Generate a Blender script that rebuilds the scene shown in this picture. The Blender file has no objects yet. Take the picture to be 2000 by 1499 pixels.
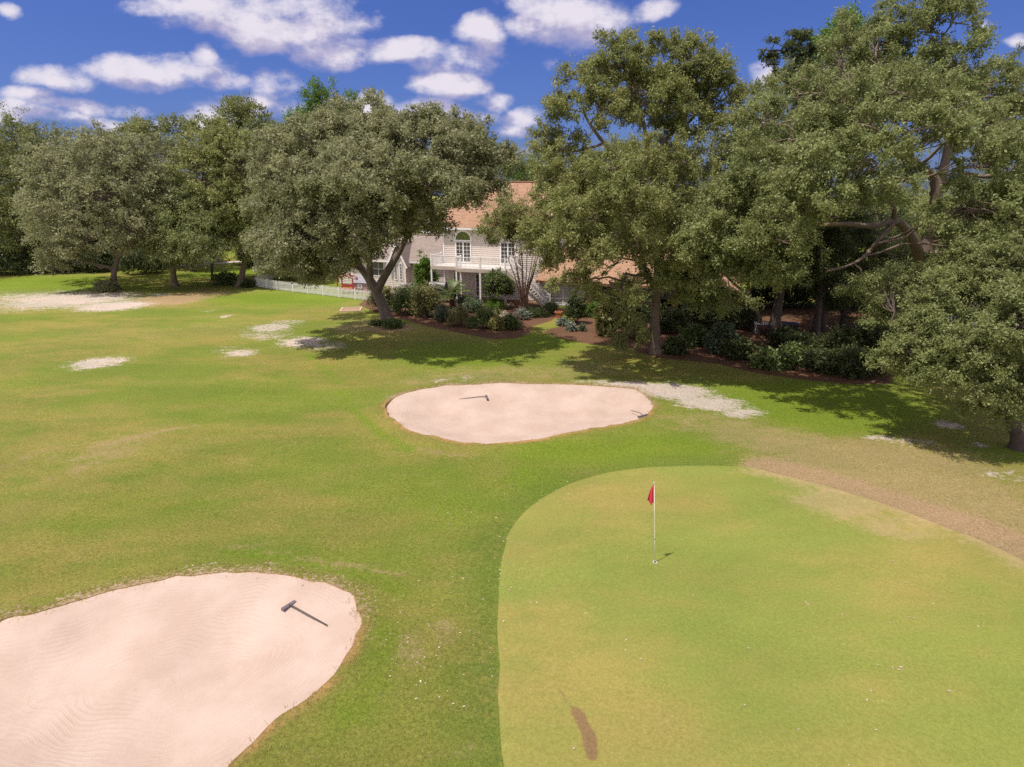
import bpy, math, random, time
import numpy as np
from mathutils import Vector
from mathutils.geometry import delaunay_2d_cdt

T0 = time.time()
R = math.radians
scene = bpy.context.scene
COL = scene.collection
random.seed(7)

# ------------------------------------------------------------------ camera geometry
F = 1166.0                       # focal length in pixels of the 2000 px wide photograph
HC = 9.7                         # drone height in metres
PITCH = math.atan((749.5 - 380) / F)
CP, SP = math.cos(PITCH), math.sin(PITCH)

def ray(px, py):
    x = (px - 1000) / F
    z = -(py - 749.5) / F
    return x, CP + SP * z, -SP + CP * z

def G(px, py, z=0.0):            # point of the ground seen at a pixel
    x, y, d = ray(px, py)
    t = (z - HC) / d
    return x * t, y * t

def P(px, py, Y):                # point at distance Y seen at a pixel
    x, y, d = ray(px, py)
    t = Y / y
    return np.array((x * t, Y, HC + d * t))

def MPP(px, py, Y):              # metres per pixel there
    return (Y / ray(px, py)[1]) / F

cam = bpy.data.cameras.new('camera')
camo = bpy.data.objects.new('camera', cam)
COL.objects.link(camo)
camo.location = (0, 0, HC)
camo.rotation_euler = (R(90) - PITCH, 0, 0)
cam.sensor_width = 36
cam.lens = 36 * F / 2000
cam.clip_end = 5000
scene.camera = camo

# ------------------------------------------------------------------ object helpers
def link(name, me, parent=None):
    o = bpy.data.objects.new(name, me)
    COL.objects.link(o)
    if parent is not None:
        o.parent = parent
    return o

def tag(o, label=None, cat=None, group=None, kind=None):
    if label: o['label'] = label
    if cat: o['category'] = cat
    if group: o['group'] = group
    if kind: o['kind'] = kind
    return o

def empty(name, loc, rz=0.0):
    o = bpy.data.objects.new(name, None)
    o.empty_display_size = 0.3
    COL.objects.link(o)
    o.location = loc
    o.rotation_euler = (0, 0, rz)
    return o

def thing(name, label, cat, loc, rz=0.0, group=None):
    return tag(empty(name, loc, rz), label, cat, group)

class MB:
    """collects shapes for ONE mesh"""
    def __init__(s):
        s.v = []; s.f = []
    def add(s, v, f):
        b = len(s.v)
        s.v += [tuple(p) for p in v]
        s.f += [tuple(i + b for i in q) for q in f]
        return s
    def box(s, x0, x1, y0, y1, z0, z1):
        v = [(x0,y0,z0),(x1,y0,z0),(x1,y1,z0),(x0,y1,z0),(x0,y0,z1),(x1,y0,z1),(x1,y1,z1),(x0,y1,z1)]
        return s.add(v, [(0,3,2,1),(4,5,6,7),(0,1,5,4),(1,2,6,5),(2,3,7,6),(3,0,4,7)])
    def bar(s, a, b, w, h, up=(0,0,1)):
        a = Vector(a); b = Vector(b); d = (b - a).normalized()
        u = Vector(up)
        if abs(d.dot(u)) > .98: u = Vector((0, 1, 0))
        sx = d.cross(u).normalized() * (w / 2); sz = sx.cross(d).normalized() * (h / 2)
        v = [a-sx-sz, a+sx-sz, a+sx+sz, a-sx+sz, b-sx-sz, b+sx-sz, b+sx+sz, b-sx+sz]
        return s.add(v, [(0,3,2,1),(4,5,6,7),(0,1,5,4),(1,2,6,5),(2,3,7,6),(3,0,4,7)])
    def tube(s, pts, rad, n=8, cap=True):
        pts = [Vector(p) for p in pts]
        if not hasattr(rad, '__len__'): rad = [rad] * len(pts)
        b = len(s.v); k = len(pts)
        ref = Vector((0.31, 0.87, 0.38))
        for i, p in enumerate(pts):
            d = (pts[min(i+1, k-1)] - pts[max(i-1, 0)])
            d = d.normalized() if d.length > 1e-9 else Vector((0, 0, 1))
            u = d.cross(ref)
            if u.length < .1: u = d.cross(Vector((1, 0, 0)))
            u.normalize(); w = d.cross(u)
            for j in range(n):
                t = 2 * math.pi * j / n
                s.v.append(tuple(p + u * (rad[i] * math.cos(t)) + w * (rad[i] * math.sin(t))))
        for i in range(k - 1):
            for j in range(n):
                a = b + i*n + j; c = b + i*n + (j+1) % n
                s.f.append((a, c, c + n, a + n))
        if cap:
            s.f.append(tuple(b + j for j in range(n))[::-1])
            s.f.append(tuple(b + (k-1)*n + j for j in range(n)))
        return s
    def lathe(s, c, prof, n=16):
        b = len(s.v)
        for r, z in prof:
            for j in range(n):
                t = 2 * math.pi * j / n
                s.v.append((c[0] + r*math.cos(t), c[1] + r*math.sin(t), c[2] + z))
        for i in range(len(prof) - 1):
            for j in range(n):
                a = b + i*n + j; d = b + i*n + (j+1) % n
                s.f.append((a, d, d + n, a + n))
        s.f.append(tuple(b + j for j in range(n))[::-1])
        s.f.append(tuple(b + (len(prof)-1)*n + j for j in range(n)))
        return s
    def build(s, name, mat, parent=None, smooth=False):
        me = bpy.data.meshes.new(name)
        me.from_pydata(s.v, [], s.f)
        if smooth:
            me.polygons.foreach_set('use_smooth', [True] * len(me.polygons))
        me.materials.append(mat)
        me.update()
        return link(name, me, parent)

# ------------------------------------------------------------------ node helpers
class NT:
    def __init__(s, nt):
        s.nt = nt
    def n(s, kind, **kw):
        nd = s.nt.nodes.new('ShaderNode' + kind)
        for k, v in kw.items():
            if hasattr(nd, k) and not k[0].isupper():
                setattr(nd, k, v)
            else:
                s.set(nd, k, v)
        return nd
    def set(s, nd, k, v):
        sock = nd.inputs[k.replace('_', ' ')] if isinstance(k, str) else nd.inputs[k]
        if isinstance(v, bpy.types.NodeSocket): s.nt.links.new(v, sock)
        elif isinstance(v, bpy.types.Node): s.nt.links.new(v.outputs[0], sock)
        else:
            if sock.type == 'RGBA' and len(v) == 3: v = (*v, 1)
            sock.default_value = v
    def math(s, op, a, b=None, c=None, clamp=False):
        nd = s.nt.nodes.new('ShaderNodeMath'); nd.operation = op; nd.use_clamp = clamp
        for i, q in enumerate((a, b, c)):
            if q is not None: s.set(nd, i, q)
        return nd.outputs[0]
    def vmath(s, op, a, b=None, out=0):
        nd = s.nt.nodes.new('ShaderNodeVectorMath'); nd.operation = op
        s.set(nd, 0, a)
        if b is not None: s.set(nd, 1, b)
        return nd.outputs[out]
    def mix(s, fac, a, b, mode='MIX'):
        nd = s.nt.nodes.new('ShaderNodeMix'); nd.data_type = 'RGBA'; nd.blend_type = mode
        for i, q in ((0, fac), (6, a), (7, b)):
            sock = nd.inputs[i]
            if isinstance(q, bpy.types.NodeSocket): s.nt.links.new(q, sock)
            else: sock.default_value = (*q, 1) if hasattr(q, '__len__') and len(q) == 3 else q
        return nd.outputs[2]
    def step(s, x, lo, hi, a=0.0, b=1.0):
        nd = s.nt.nodes.new('ShaderNodeMapRange'); nd.interpolation_type = 'SMOOTHSTEP'
        for i, q in enumerate((x, lo, hi, a, b)): s.set(nd, i, q)
        return nd.outputs[0]
    def noise(s, vec, scale, detail=4, rough=.55, dist=0.0):
        nd = s.n('TexNoise', Scale=scale, Detail=detail, Roughness=rough, Distortion=dist)
        if vec is not None: s.set(nd, 'Vector', vec)
        return nd.outputs[0]
    def attr(s, name):
        nd = s.n('Attribute'); nd.attribute_name = name
        return nd.outputs['Fac']
    def bump(s, h, strength=.5, dist=.05, normal=None):
        nd = s.n('Bump', Strength=strength, Distance=dist, Height=h)
        if normal is not None: s.set(nd, 'Normal', normal)
        return nd.outputs[0]

def newmat(name):
    m = bpy.data.materials.new(name); m.use_nodes = True
    m.node_tree.nodes.clear()
    t = NT(m.node_tree)
    out = t.n('OutputMaterial'); bsdf = t.n('BsdfPrincipled')
    m.node_tree.links.new(bsdf.outputs[0], out.inputs[0])
    return m, t, bsdf, out

def simple(name, col, rough=.6, var=.15, scale=6.0, bump=0.0, metal=0.0, spec=.5, bscale=None):
    m, t, b, o = newmat(name)
    pos = t.n('TexCoord').outputs['Object']
    nz = t.noise(pos, scale, 5, .6)
    lo = tuple(c * (1 - var) for c in col); hi = tuple(min(1, c * (1 + var)) for c in col)
    t.set(b, 'Base Color', t.mix(nz, lo, hi))
    t.set(b, 'Roughness', rough); t.set(b, 'Metallic', metal); t.set(b, 'Specular IOR Level', spec)
    if bump: t.set(b, 'Normal', t.bump(t.noise(pos, bscale or scale * 6, 4), bump, .02))
    return m

# ------------------------------------------------------------------ outlines (pixel of the photo -> ground)
def catmull(pts, step):
    pts = np.array(pts, float); n = len(pts); out = []
    for i in range(n):
        p0, p1, p2, p3 = pts[i-1], pts[i], pts[(i+1) % n], pts[(i+2) % n]
        k = max(2, int(np.linalg.norm(p2 - p1) / step))
        for t in np.arange(k) / k:
            out.append(.5 * ((2*p1) + (-p0+p2)*t + (2*p0-5*p1+4*p2-p3)*t*t + (-p0+3*p1-3*p2+p3)*t**3))
    return np.array(out)

FARB = [(753,800),(757,790),(775,778),(800,770),(830,764),(870,759),(905,757),(950,756),(990,755),(1040,757),(1100,758),
        (1160,760),(1200,763),(1230,765),(1250,772),(1264,782),(1273,796),(1268,814),(1250,824),(1225,832),(1180,840),
        (1130,848),(1080,858),(1040,866),(990,871),(950,873),(910,871),(880,867),(840,859),(810,851),(785,838),(765,822)]
NEARB = [(0,1225),(50,1214),(100,1201),(160,1185),(200,1172),(260,1157),(320,1145),(380,1135),(440,1130),(510,1130),
         (560,1134),(610,1142),(650,1153),(683,1172),(701,1196),(706,1221),(700,1246),(690,1270),(670,1300),(650,1330),
         (622,1360),(590,1382),(550,1405),(510,1438),(482,1470),(460,1499),(425,1545),(330,1600),(100,1625),(-200,1560),
         (-330,1440),(-280,1330),(-130,1260)]
GREEN = [(985,1499),(977,1400),(974,1300),(973,1200),(976,1120),(990,1050),(1015,1008),(1050,979),(1100,950),(1160,929),
         (1220,918),(1300,912),(1400,911),(1470,915),(1530,930),(1600,947),(1680,970),(1760,997),(1840,1028),(1920,1058),
         (2000,1095),(2150,1180),(2300,1320),(2300,1500),(1950,1640),(1500,1680),(1150,1660),(1010,1580)]
cF = catmull([G(*p) for p in FARB], .16)
cN = catmull([G(*p) for p in NEARB], .12)
cG = catmull([G(*p) for p in GREEN], .25)
def ragged(c, amp, sd):
    q = np.random.default_rng(sd).normal(size=len(c))
    k = np.array([1, 2, 3, 2, 1]) / 9.0
    q = np.convolve(np.concatenate([q[-2:], q, q[:2]]), k, 'valid')
    t = np.roll(c, -1, 0) - np.roll(c, 1, 0); t /= np.linalg.norm(t, axis=1)[:, None]
    return c + np.stack([t[:, 1], -t[:, 0]], 1) * (q * amp)[:, None]
cF = ragged(cF, .10, 1); cN = ragged(cN, .07, 2); cG = ragged(cG, .03, 3)

def sdf(poly, q):                # signed distance, negative inside
    a = poly; b = np.roll(poly, -1, 0); out = np.empty(len(q))
    for s in range(0, len(q), 4000):
        p = q[s:s+4000, None, :]
        ab = (b - a)[None]; ap = p - a[None]
        t = np.clip((ap * ab).sum(2) / (ab * ab).sum(2), 0, 1)
        d = np.sqrt((((ap - ab * t[..., None]) ** 2).sum(2)).min(1))
        c = (a[None, :, 1] > p[..., 1]) != (b[None, :, 1] > p[..., 1])
        xi = a[None, :, 0] + (p[..., 1] - a[None, :, 1]) / np.where(np.abs(ab[..., 1]) < 1e-12, 1e-12, ab[..., 1]) * ab[..., 0]
        ins = ((c & (p[..., 0] < xi)).sum(1) % 2) == 1
        out[s:s+4000] = np.where(ins, -d, d)
    return out

def sstep(x, a, b):
    t = np.clip((x - a) / (b - a), 0, 1)
    return t * t * (3 - 2 * t)

def height(q, bF, bN, g):
    x, y = q[:, 0], q[:, 1]
    z = .05 * np.sin(x * .31 + 1.3) * np.sin(y * .27) + .04 * np.sin(x * .13 - y * .19)
    z = z * (1 - sstep(np.maximum(y, np.abs(x)), 30, 45))
    z = z + .13 * np.exp(-(np.maximum(bF, 0) / 1.1) ** 2) + .16 * np.exp(-(np.maximum(bN, 0) / 1.0) ** 2)
    z = z + .05 * sstep(-g, -.05, .12) + .06 * sstep(-g, 0, 3)
    z = z + 3.5 * sstep(np.hypot(x, y), 160, 900)
    return z

def H(x, y):
    q = np.array([[x, y]], float)
    return float(height(q, sdf(cF, q), sdf(cN, q), sdf(cG, q))[0])

# ------------------------------------------------------------------ the ground mesh
rng = np.random.default_rng(3)
def grid(x0, x1, y0, y1, s, jit=.25):
    xs = np.arange(x0, x1, s); ys = np.arange(y0, y1, s)
    g = np.stack(np.meshgrid(xs, ys), -1).reshape(-1, 2)
    return g + (rng.random(g.shape) - .5) * s * jit * 2
def outside(g, x0, x1, y0, y1):
    return g[~((g[:,0] > x0) & (g[:,0] < x1) & (g[:,1] > y0) & (g[:,1] < y1))]
gr = [grid(-15, 21, 3.5, 27, .3),
      outside(grid(-40, 44, 2, 70, .6), -15.2, 21.2, 3.3, 27.2),
      outside(grid(-120, 120, -20, 150, 4), -40.5, 44.5, 1.5, 70.5),
      outside(grid(-1500, 1500, -400, 2000, 70), -122, 122, -22, 152)]
gp = np.concatenate(gr)
def offs(c, d):
    t = np.roll(c, -1, 0) - np.roll(c, 1, 0); t /= np.linalg.norm(t, axis=1)[:, None]
    nrm = np.stack([t[:, 1], -t[:, 0]], 1)
    a = np.sum(c[:, 0] * np.roll(c[:, 1], -1) - np.roll(c[:, 0], -1) * c[:, 1])
    return c + nrm * (d if a > 0 else -d)
extra = [offs(cF, .15), offs(cF, .4), offs(cF, -.15), offs(cF, -.4), offs(cN, .12), offs(cN, .35), offs(cN, -.12), offs(cN, -.35),
         offs(cG, .06), offs(cG, -.06), offs(cG, -.14), offs(cG, .2)]
near = np.minimum(np.minimum(np.abs(sdf(cF, gp)), np.abs(sdf(cN, gp))), np.abs(sdf(cG, gp)))
gp = gp[near > .28]
_a, _b = G(1075, 1330), G(1200, 1520)
gp = np.concatenate([outside(gp, _a[0], _b[0], _b[1], _a[1]), grid(_a[0], _b[0], _b[1], _a[1], .055)])
loops = [cF, cN, cG]
ids = []; base = 0; cons = []
for c in loops:
    n = len(c); cons += [(base + i, base + (i+1) % n) for i in range(n)]; base += n
allp = np.concatenate(loops + extra + [gp])
vo, eo, fo, _, _, _ = delaunay_2d_cdt([Vector(p) for p in allp.tolist()], cons, [], 0, 1e-5)
V = np.array([(p[0], p[1]) for p in vo]); Fc = np.array([f for f in fo])
bF, bN, gS = sdf(cF, V), sdf(cN, V), sdf(cG, V)
for a in (bF, bN, gS): a[np.abs(a) < 1e-3] = 0
cen = V[Fc].mean(1)
iF, iN, iG = sdf(cF, cen) < 0, sdf(cN, cen) < 0, sdf(cG, cen) < 0
Z = height(V, bF, bN, gS)

def patches(lst):
    w = np.zeros(len(V))
    for px, py, rx, ry, st in lst:
        cx, cy = G(px, py)
        ax = abs(G(px + rx, py)[0] - G(px - rx, py)[0]) / 2
        ay = abs(G(px, py - ry)[1] - G(px, py + ry)[1]) / 2
        d = np.hypot((V[:, 0] - cx) / ax, (V[:, 1] - cy) / ay)
        w = np.maximum(w, st * np.clip((1.45 - d) / .9, 0, 1))
    return w
def streaks(lst):
    w = np.zeros(len(V))
    for pts, wid, st in lst:
        q = np.array([G(*p) for p in pts])
        for a, b in zip(q[:-1], q[1:]):
            ab = b - a; t = np.clip(((V - a) @ ab) / (ab @ ab), 0, 1)
            d = np.linalg.norm(V - a - t[:, None] * ab, axis=1)
            w = np.maximum(w, st * np.clip(1.3 - d / wid, 0, 1))
    return w

A_sand = np.maximum(patches([(40,592,70,12,.8),(130,585,120,17,1),(220,598,65,10,1),(60,575,60,9,.8),(190,710,50,12,.85),(228,702,34,5,.6),
  (530,640,42,9,.75),(590,668,42,10,.9),(470,690,32,7,.8),(520,656,55,9,.5),(560,630,34,6,.5),(640,676,40,8,.6),(442,618,14,3,.6),(440,682,28,5,.4),
  (860,745,22,4,.6),(900,740,40,6,.35),(1240,757,64,9,1.2),(1300,765,84,15,1.2),(1385,787,64,13,1.15),(1445,804,44,11,.85),(1170,750,55,7,.5),
  (1720,855,32,6,.6),(1780,862,42,7,.6),(1850,830,32,8,.8),(1912,868,20,5,.8),(1960,925,45,10,.45),(310,576,24,3,.6),(415,607,16,3,.4)]), 0)
A_dry = np.maximum(patches([(1550,870,120,30,.8),(1650,905,200,30,.8),(1800,950,200,40,.9),(1930,1000,150,60,.9),(1700,900,250,50,.85),(1480,850,120,24,.7),(1400,825,120,25,.6),
  (1000,732,200,20,.55),(850,742,110,15,.5),(1150,720,80,20,.55),(220,880,70,40,.55),(100,880,60,25,.35),(360,870,80,20,.35),(560,850,120,30,.25),
  (805,1270,36,55,.55),(865,1235,30,40,.45),(930,1460,60,60,.25),(450,640,120,14,.4),(250,650,200,22,.3),(600,1300,900,900,.12),(330,602,50,6,.4)]),
  streaks([([(20,912),(50,890),(120,878),(200,868),(320,841),(390,830)], .22, .8),([(90,938),(130,925),(175,913)], .2, .7),
   ([(430,1076),(500,1078),(560,1086),(650,1105),(790,1122)], .2, .65),([(820,880),(870,890),(925,896)], .25, .6),([(260,660),(330,668)], .5, .3)]))
A_lush = np.maximum(streaks([([(600,690),(650,735),(690,800),(740,850),(800,882)], .3, .7), ([(430,1085),(560,1095),(680,1120),(790,1160)], .35, .55), ([(700,1180),(760,1260),(730,1340),(650,1420)], .5, .5)]), patches([(1150,885,190,28,.8),(1300,872,150,24,.7),(1050,935,80,40,.7),(900,960,150,60,.45),(900,690,130,25,.9),(1050,668,85,15,.9),
  (60,552,150,14,1),(200,563,100,10,.8),(560,583,150,16,.8),(1600,790,260,50,.9),(500,780,160,50,.35),(250,1000,250,60,.4),(1950,885,80,14,.8),(440,530,60,14,.9)]))
A_dirt = np.maximum(streaks([([(1500,914),(1620,943),(1720,974),(1820,1004),(1920,1036),(2030,1095),(2150,1150)], 1.3, 1.0)]),
  patches([(330,585,80,14,.9),(400,574,70,8,.6),(700,640,75,18,.6),(765,640,60,10,.8),(150,528,110,8,.8),(560,1160,160,30,.0),(1560,965,60,28,.45),(1500,975,60,25,.3),
           (1640,985,100,34,.85),(1760,1035,120,30,.6),(300,605,30,5,.3)]))
A_scar = np.maximum(patches([(1152,1456,14,30,1.0),(1138,1412,9,18,.8)]), streaks([([(1126,1396),(1140,1422),(1150,1450),(1156,1482)], .13, 1.0), ([(1092,1350),(1108,1378),(1126,1398)], .04, .6)]))
beds = [[(700,596),(740,612),(800,628),(850,642),(900,651),(960,663),(1010,661),(1034,652),(1040,638),(1075,628),(1110,605),(1000,580),(900,568),(800,565),(720,580)],
        [(1064,650),(1090,660),(1150,672),(1215,676),(1280,700),(1400,712),(1480,730),(1560,742),(1650,752),(1740,752),(1760,650),(1720,600),(1300,585),(1150,605),(1110,635),(1072,643)],
        [(60,520),(150,524),(220,520),(220,512),(60,512)]]
A_bed = np.full(len(V), 50.0)
for b in beds: A_bed = np.minimum(A_bed, sdf(np.array([G(*p) for p in b]), V))

def submesh(name, faces, mat, z, attrs, smooth=True, flip_check=True):
    used, inv = np.unique(faces, return_inverse=True)
    fc = inv.reshape(-1, 3)
    me = bpy.data.meshes.new(name)
    co = np.column_stack([V[used], z[used]])
    me.vertices.add(len(used)); me.vertices.foreach_set('co', co.astype('f').ravel())
    me.loops.add(fc.size); me.loops.foreach_set('vertex_index', fc.ravel().astype('i'))
    me.polygons.add(len(fc)); me.polygons.foreach_set('loop_start', (np.arange(len(fc)) * 3).astype('i'))
    me.polygons.foreach_set('use_smooth', [smooth] * len(fc))
    for k, a in attrs.items():
        me.attributes.new(k, 'FLOAT', 'POINT').data.foreach_set('value', a[used].astype('f'))
    me.update(calc_edges=True)
    me.materials.append(mat)
    return link(name, me)

# --- grass material
def grass_material(name, is_green):
    m, t, b, o = newmat(name)
    pos = t.n('NewGeometry').outputs['Position']
    st = t.vmath('MULTIPLY', pos, (.55, 1.0, 1.0))
    n_big = t.noise(st, .16, 5, .6); n_mid = t.noise(st, .9, 6, .65); n_sm = t.noise(pos, 5.5, 6, .7)
    n_fine = t.noise(pos, 38, 4, .75); n_hi = t.noise(t.vmath('MULTIPLY', pos, (1, 1.0, .4)), 120, 2, .6)
    if is_green:
        c = t.mix(t.step(n_big, .42, .6), (.175,.205,.043), (.245,.21,.06))
        c = t.mix(t.math('MULTIPLY', t.step(n_mid, .45, .75), .7), c, (.15,.185,.036))
        c = t.mix(t.math('MULTIPLY', t.step(t.noise(st, .45, 5, .7), .5, .8), .6), c, (.265,.21,.065))
        c = t.mix(t.math('MULTIPLY', t.step(n_sm, .55, .8), .3), c, (.28,.24,.075))
    else:
        c = t.mix(t.step(n_big, .42, .58), (.185,.225,.036), (.265,.238,.06))
        c = t.mix(t.math('MULTIPLY', t.step(n_mid, .42, .72), .7), c, (.155,.215,.03))
        c = t.mix(t.math('MULTIPLY', t.step(t.noise(st, .5, 6, .7), .52, .78), .65), c, (.28,.23,.08))
        c = t.mix(t.math('MULTIPLY', t.step(n_sm, .55, .78), .35), c, (.27,.25,.06))
        lush = t.step(t.math('ADD', t.attr('lush'), t.math('MULTIPLY', n_mid, .5)), .35, 1.1)
        c = t.mix(lush, c, t.mix(n_sm, (.145,.21,.018), (.195,.26,.03)))
        edge = t.math('MULTIPLY', t.step(t.attr('gsd'), 1.7, .0), t.step(t.attr('dirt'), .6, .1))
        c = t.mix(t.math('MULTIPLY', edge, t.math('MULTIPLY', t.step(n_sm, .25, .6), .75)), c, (.115,.18,.028))
    # dry turf
    d = t.step(t.math('ADD', t.attr('dry'), t.math('MULTIPLY', t.math('SUBTRACT', t.math('ADD', n_sm, t.noise(st, 1.6, 5, .7)), 1.0), 1.3)), .22, .85)
    c = t.mix(t.math('MULTIPLY', d, .85), c, t.mix(t.noise(pos, 2.2, 5, .7), (.27,.215,.085), (.40,.31,.16)))
    dd = t.step(t.math('ADD', t.attr('dirt'), t.math('MULTIPLY', t.math('SUBTRACT', t.math('ADD', n_sm, n_mid), 1.0), 1.0)), .35, .8)
    c = t.mix(t.math('MULTIPLY', dd, .5 if is_green else .9), c, t.mix(t.noise(pos, 4, 5, .7), (.31,.21,.115), (.44,.315,.19)))
    if is_green:
        s = t.step(t.math('ADD', t.attr('scar'), t.math('MULTIPLY', t.math('SUBTRACT', n_sm, .5), .6)), .2, .75)
        c = t.mix(s, c, t.mix(n_fine, (.135,.088,.04), (.235,.155,.075)))
    else:
        bd = t.step(t.math('ADD', t.attr('bed'), t.math('MULTIPLY', t.math('SUBTRACT', n_sm, .5), .9)), .12, -.12)
        c = t.mix(bd, c, t.mix(t.noise(pos, 9, 6, .75), (.085,.045,.028), (.24,.13,.08)))
        s = t.step(t.math('ADD', t.attr('sand'), t.math('MULTIPLY', t.math('SUBTRACT', t.math('ADD', n_sm, t.noise(st, 2.0, 6, .75)), 1.0), 2.2)), .25, .85)
        s = t.math('MULTIPLY', s, t.step(t.attr('sand'), .02, .15))
        c = t.mix(s, c, t.mix(t.noise(pos, 3, 6, .7), (.42,.335,.28), (.68,.60,.54)))
        # sand thrown over the bunker rims
        bs = t.attr('bsd'); feather = t.attr('feather')
        sp = t.math('ADD', t.math('MULTIPLY', t.math('SUBTRACT', t.noise(pos, 10, 4, .7), .5), 3.4), t.math('MULTIPLY', t.math('SUBTRACT', t.noise(pos, .8, 3, .6), .42), 1.6))
        sp = t.math('SUBTRACT', sp, t.math('MULTIPLY', bs, 1.2))
        sp = t.math('MULTIPLY', t.step(sp, -.12, .12), t.math('MULTIPLY', feather, t.step(bs, 1.3, .5)))
        c = t.mix(sp, c, (.50,.385,.29))
        rim = t.math('MULTIPLY', t.step(bs, .55, .0), t.step(n_sm, .3, .6))
        c = t.mix(t.math('MULTIPLY', rim, .5), c, (.28,.19,.07))
        lip = t.math('MULTIPLY', t.step(t.math('ADD', bs, t.math('MULTIPLY', t.math('SUBTRACT', n_sm, .5), .5)), .30, .05), t.math('SUBTRACT', 1, feather))
        c = t.mix(t.math('MULTIPLY', lip, t.step(n_mid, .4, .55)), c, (.40,.25,.10))
    n_m2 = t.noise(pos, 13, 5, .75)
    c = t.mix(1.0, c, t.mix(t.step(n_m2, .3, .7), (.86,.84,.8) if is_green else (.72,.72,.66), (1.1,1.1,1.12) if is_green else (1.22,1.2,1.2)), 'MULTIPLY')
    c = t.mix(1.0, c, t.mix(t.step(t.noise(st, .28, 4, .6), .35, .65), (.9,.93,.9), (1.08,1.05,1.05)), 'MULTIPLY')
    fine = t.math('ADD', t.math('MULTIPLY', n_fine, .9), t.math('MULTIPLY', n_hi, .7))
    k = .5 if is_green else .85
    c = t.mix(1.0, c, t.mix(t.step(fine, .45, 1.15), (1-.5*k,)*3, (1+.5*k,)*3), 'MULTIPLY')
    t.set(b, 'Base Color', c); t.set(b, 'Roughness', .85); t.set(b, 'Specular IOR Level', .12)
    hgt = t.math('ADD', t.math('MULTIPLY', n_fine, 1.0), t.math('MULTIPLY', n_hi, .8))
    nb = t.bump(t.math('ADD', hgt, t.math('MULTIPLY', n_sm, 1.2)), .35 if is_green else .8, .02 if is_green else .05)
    t.set(b, 'Normal', nb)
    return m

def sand_material():
    m, t, b, o = newmat('bunker_sand')
    pos = t.n('NewGeometry').outputs['Position']
    ins = t.math('MULTIPLY', t.attr('bsd'), -1.0)
    warp = t.math('ADD', ins, t.math('MULTIPLY', t.noise(pos, .33, 3, .5), 1.5))
    w = t.math('SINE', t.math('MULTIPLY', warp, 56.0))
    w2 = t.math('SINE', t.math('MULTIPLY', t.math('ADD', warp, t.math('MULTIPLY', t.noise(pos, 1.1, 2), .25)), 130.0))
    amp = t.step(t.noise(pos, .8, 4, .6), .34, .68)
    n1 = t.noise(pos, .7, 5, .6); n2 = t.noise(pos, 7, 6, .7); n3 = t.noise(pos, 60, 3, .7)
    c = t.mix(t.step(n1, .3, .7), (.405,.305,.25), (.468,.365,.308))
    c = t.mix(t.math('MULTIPLY', t.step(n2, .56, .8), .5), c, (.36,.26,.205))
    c = t.mix(t.math('MULTIPLY', t.step(t.noise(pos, 14, 5, .8), .68, .8), .5), c, (.32,.2,.13))
    c = t.mix(t.math('MULTIPLY', t.math('MULTIPLY', t.step(w, .2, 1.0), amp), .28), c, (.33,.235,.18))
    # wisps of grass and roots creeping in over the rim
    sp = t.math('ADD', t.math('MULTIPLY', t.math('SUBTRACT', t.noise(pos, 12, 4, .7), .5), 3.4), t.math('MULTIPLY', t.attr('bsd'), 3.6))
    c = t.mix(t.math('MULTIPLY', t.step(sp, .05, .3), t.attr('feather')), c, t.mix(n2, (.20,.19,.045), (.36,.28,.11)))
    t.set(b, 'Base Color', c); t.set(b, 'Roughness', .95); t.set(b, 'Specular IOR Level', .1)
    hgt = t.math('ADD', t.math('MULTIPLY', t.math('ADD', w, t.math('MULTIPLY', w2, .6)), t.math('MULTIPLY', amp, .28)), t.math('ADD', t.math('MULTIPLY', n2, 1.4), t.math('MULTIPLY', n3, .5)))
    t.set(b, 'Normal', t.bump(hgt, .4, .025))
    return m

M_grass = grass_material('turf', False)
M_green = grass_material('putting_turf', True)
M_sand = sand_material()
# how far the rim is feathered (far rims are soft, near rims are cut)
fea = np.zeros(len(V))
for c, b in ((cF, bF), (cN, bN)):
    mid = c.mean(0)
    k = sstep((V[:, 1] - mid[1]) / (c[:, 1].max() - mid[1]) + .25 * np.sin(V[:, 0] * 2.1), .0, .55)
    fea = np.where(np.abs(b) < 3, k, fea)
bmin = np.minimum(bF, bN)
attrs = dict(sand=A_sand, dry=A_dry, lush=A_lush, dirt=A_dirt, scar=A_scar, bed=A_bed, bsd=bmin, gsd=np.abs(gS), feather=fea)
tag(submesh('ground', Fc[~(iF | iN | iG)], M_grass, Z, attrs), 'mown golf turf with dry tan streaks and bare patches', None, None, 'structure')
tag(submesh('putting_green', Fc[iG], M_green, Z, attrs), 'smooth pale yellow-green putting surface', None, None, 'structure')
def sandz(b, e):
    lip = .02 + .15 * (1 - fea)
    return np.where(b >= 0, e - lip, e - lip - .38 * sstep(-b, 0, 2.2))
for nm, ii, b, lab in (('sand_bunker', iF, bF, 'far oval bunker of raked pink-white sand'), ('sand_bunker', iN, bN, 'near bunker of raked pinkish sand at the bottom left corner')):
    e = height(V, np.abs(bF) * (bF > 0), np.abs(bN) * (bN > 0), gS)
    tag(submesh(nm, Fc[ii], M_sand, sandz(b, e), attrs), lab, None, None, 'structure')
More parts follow.
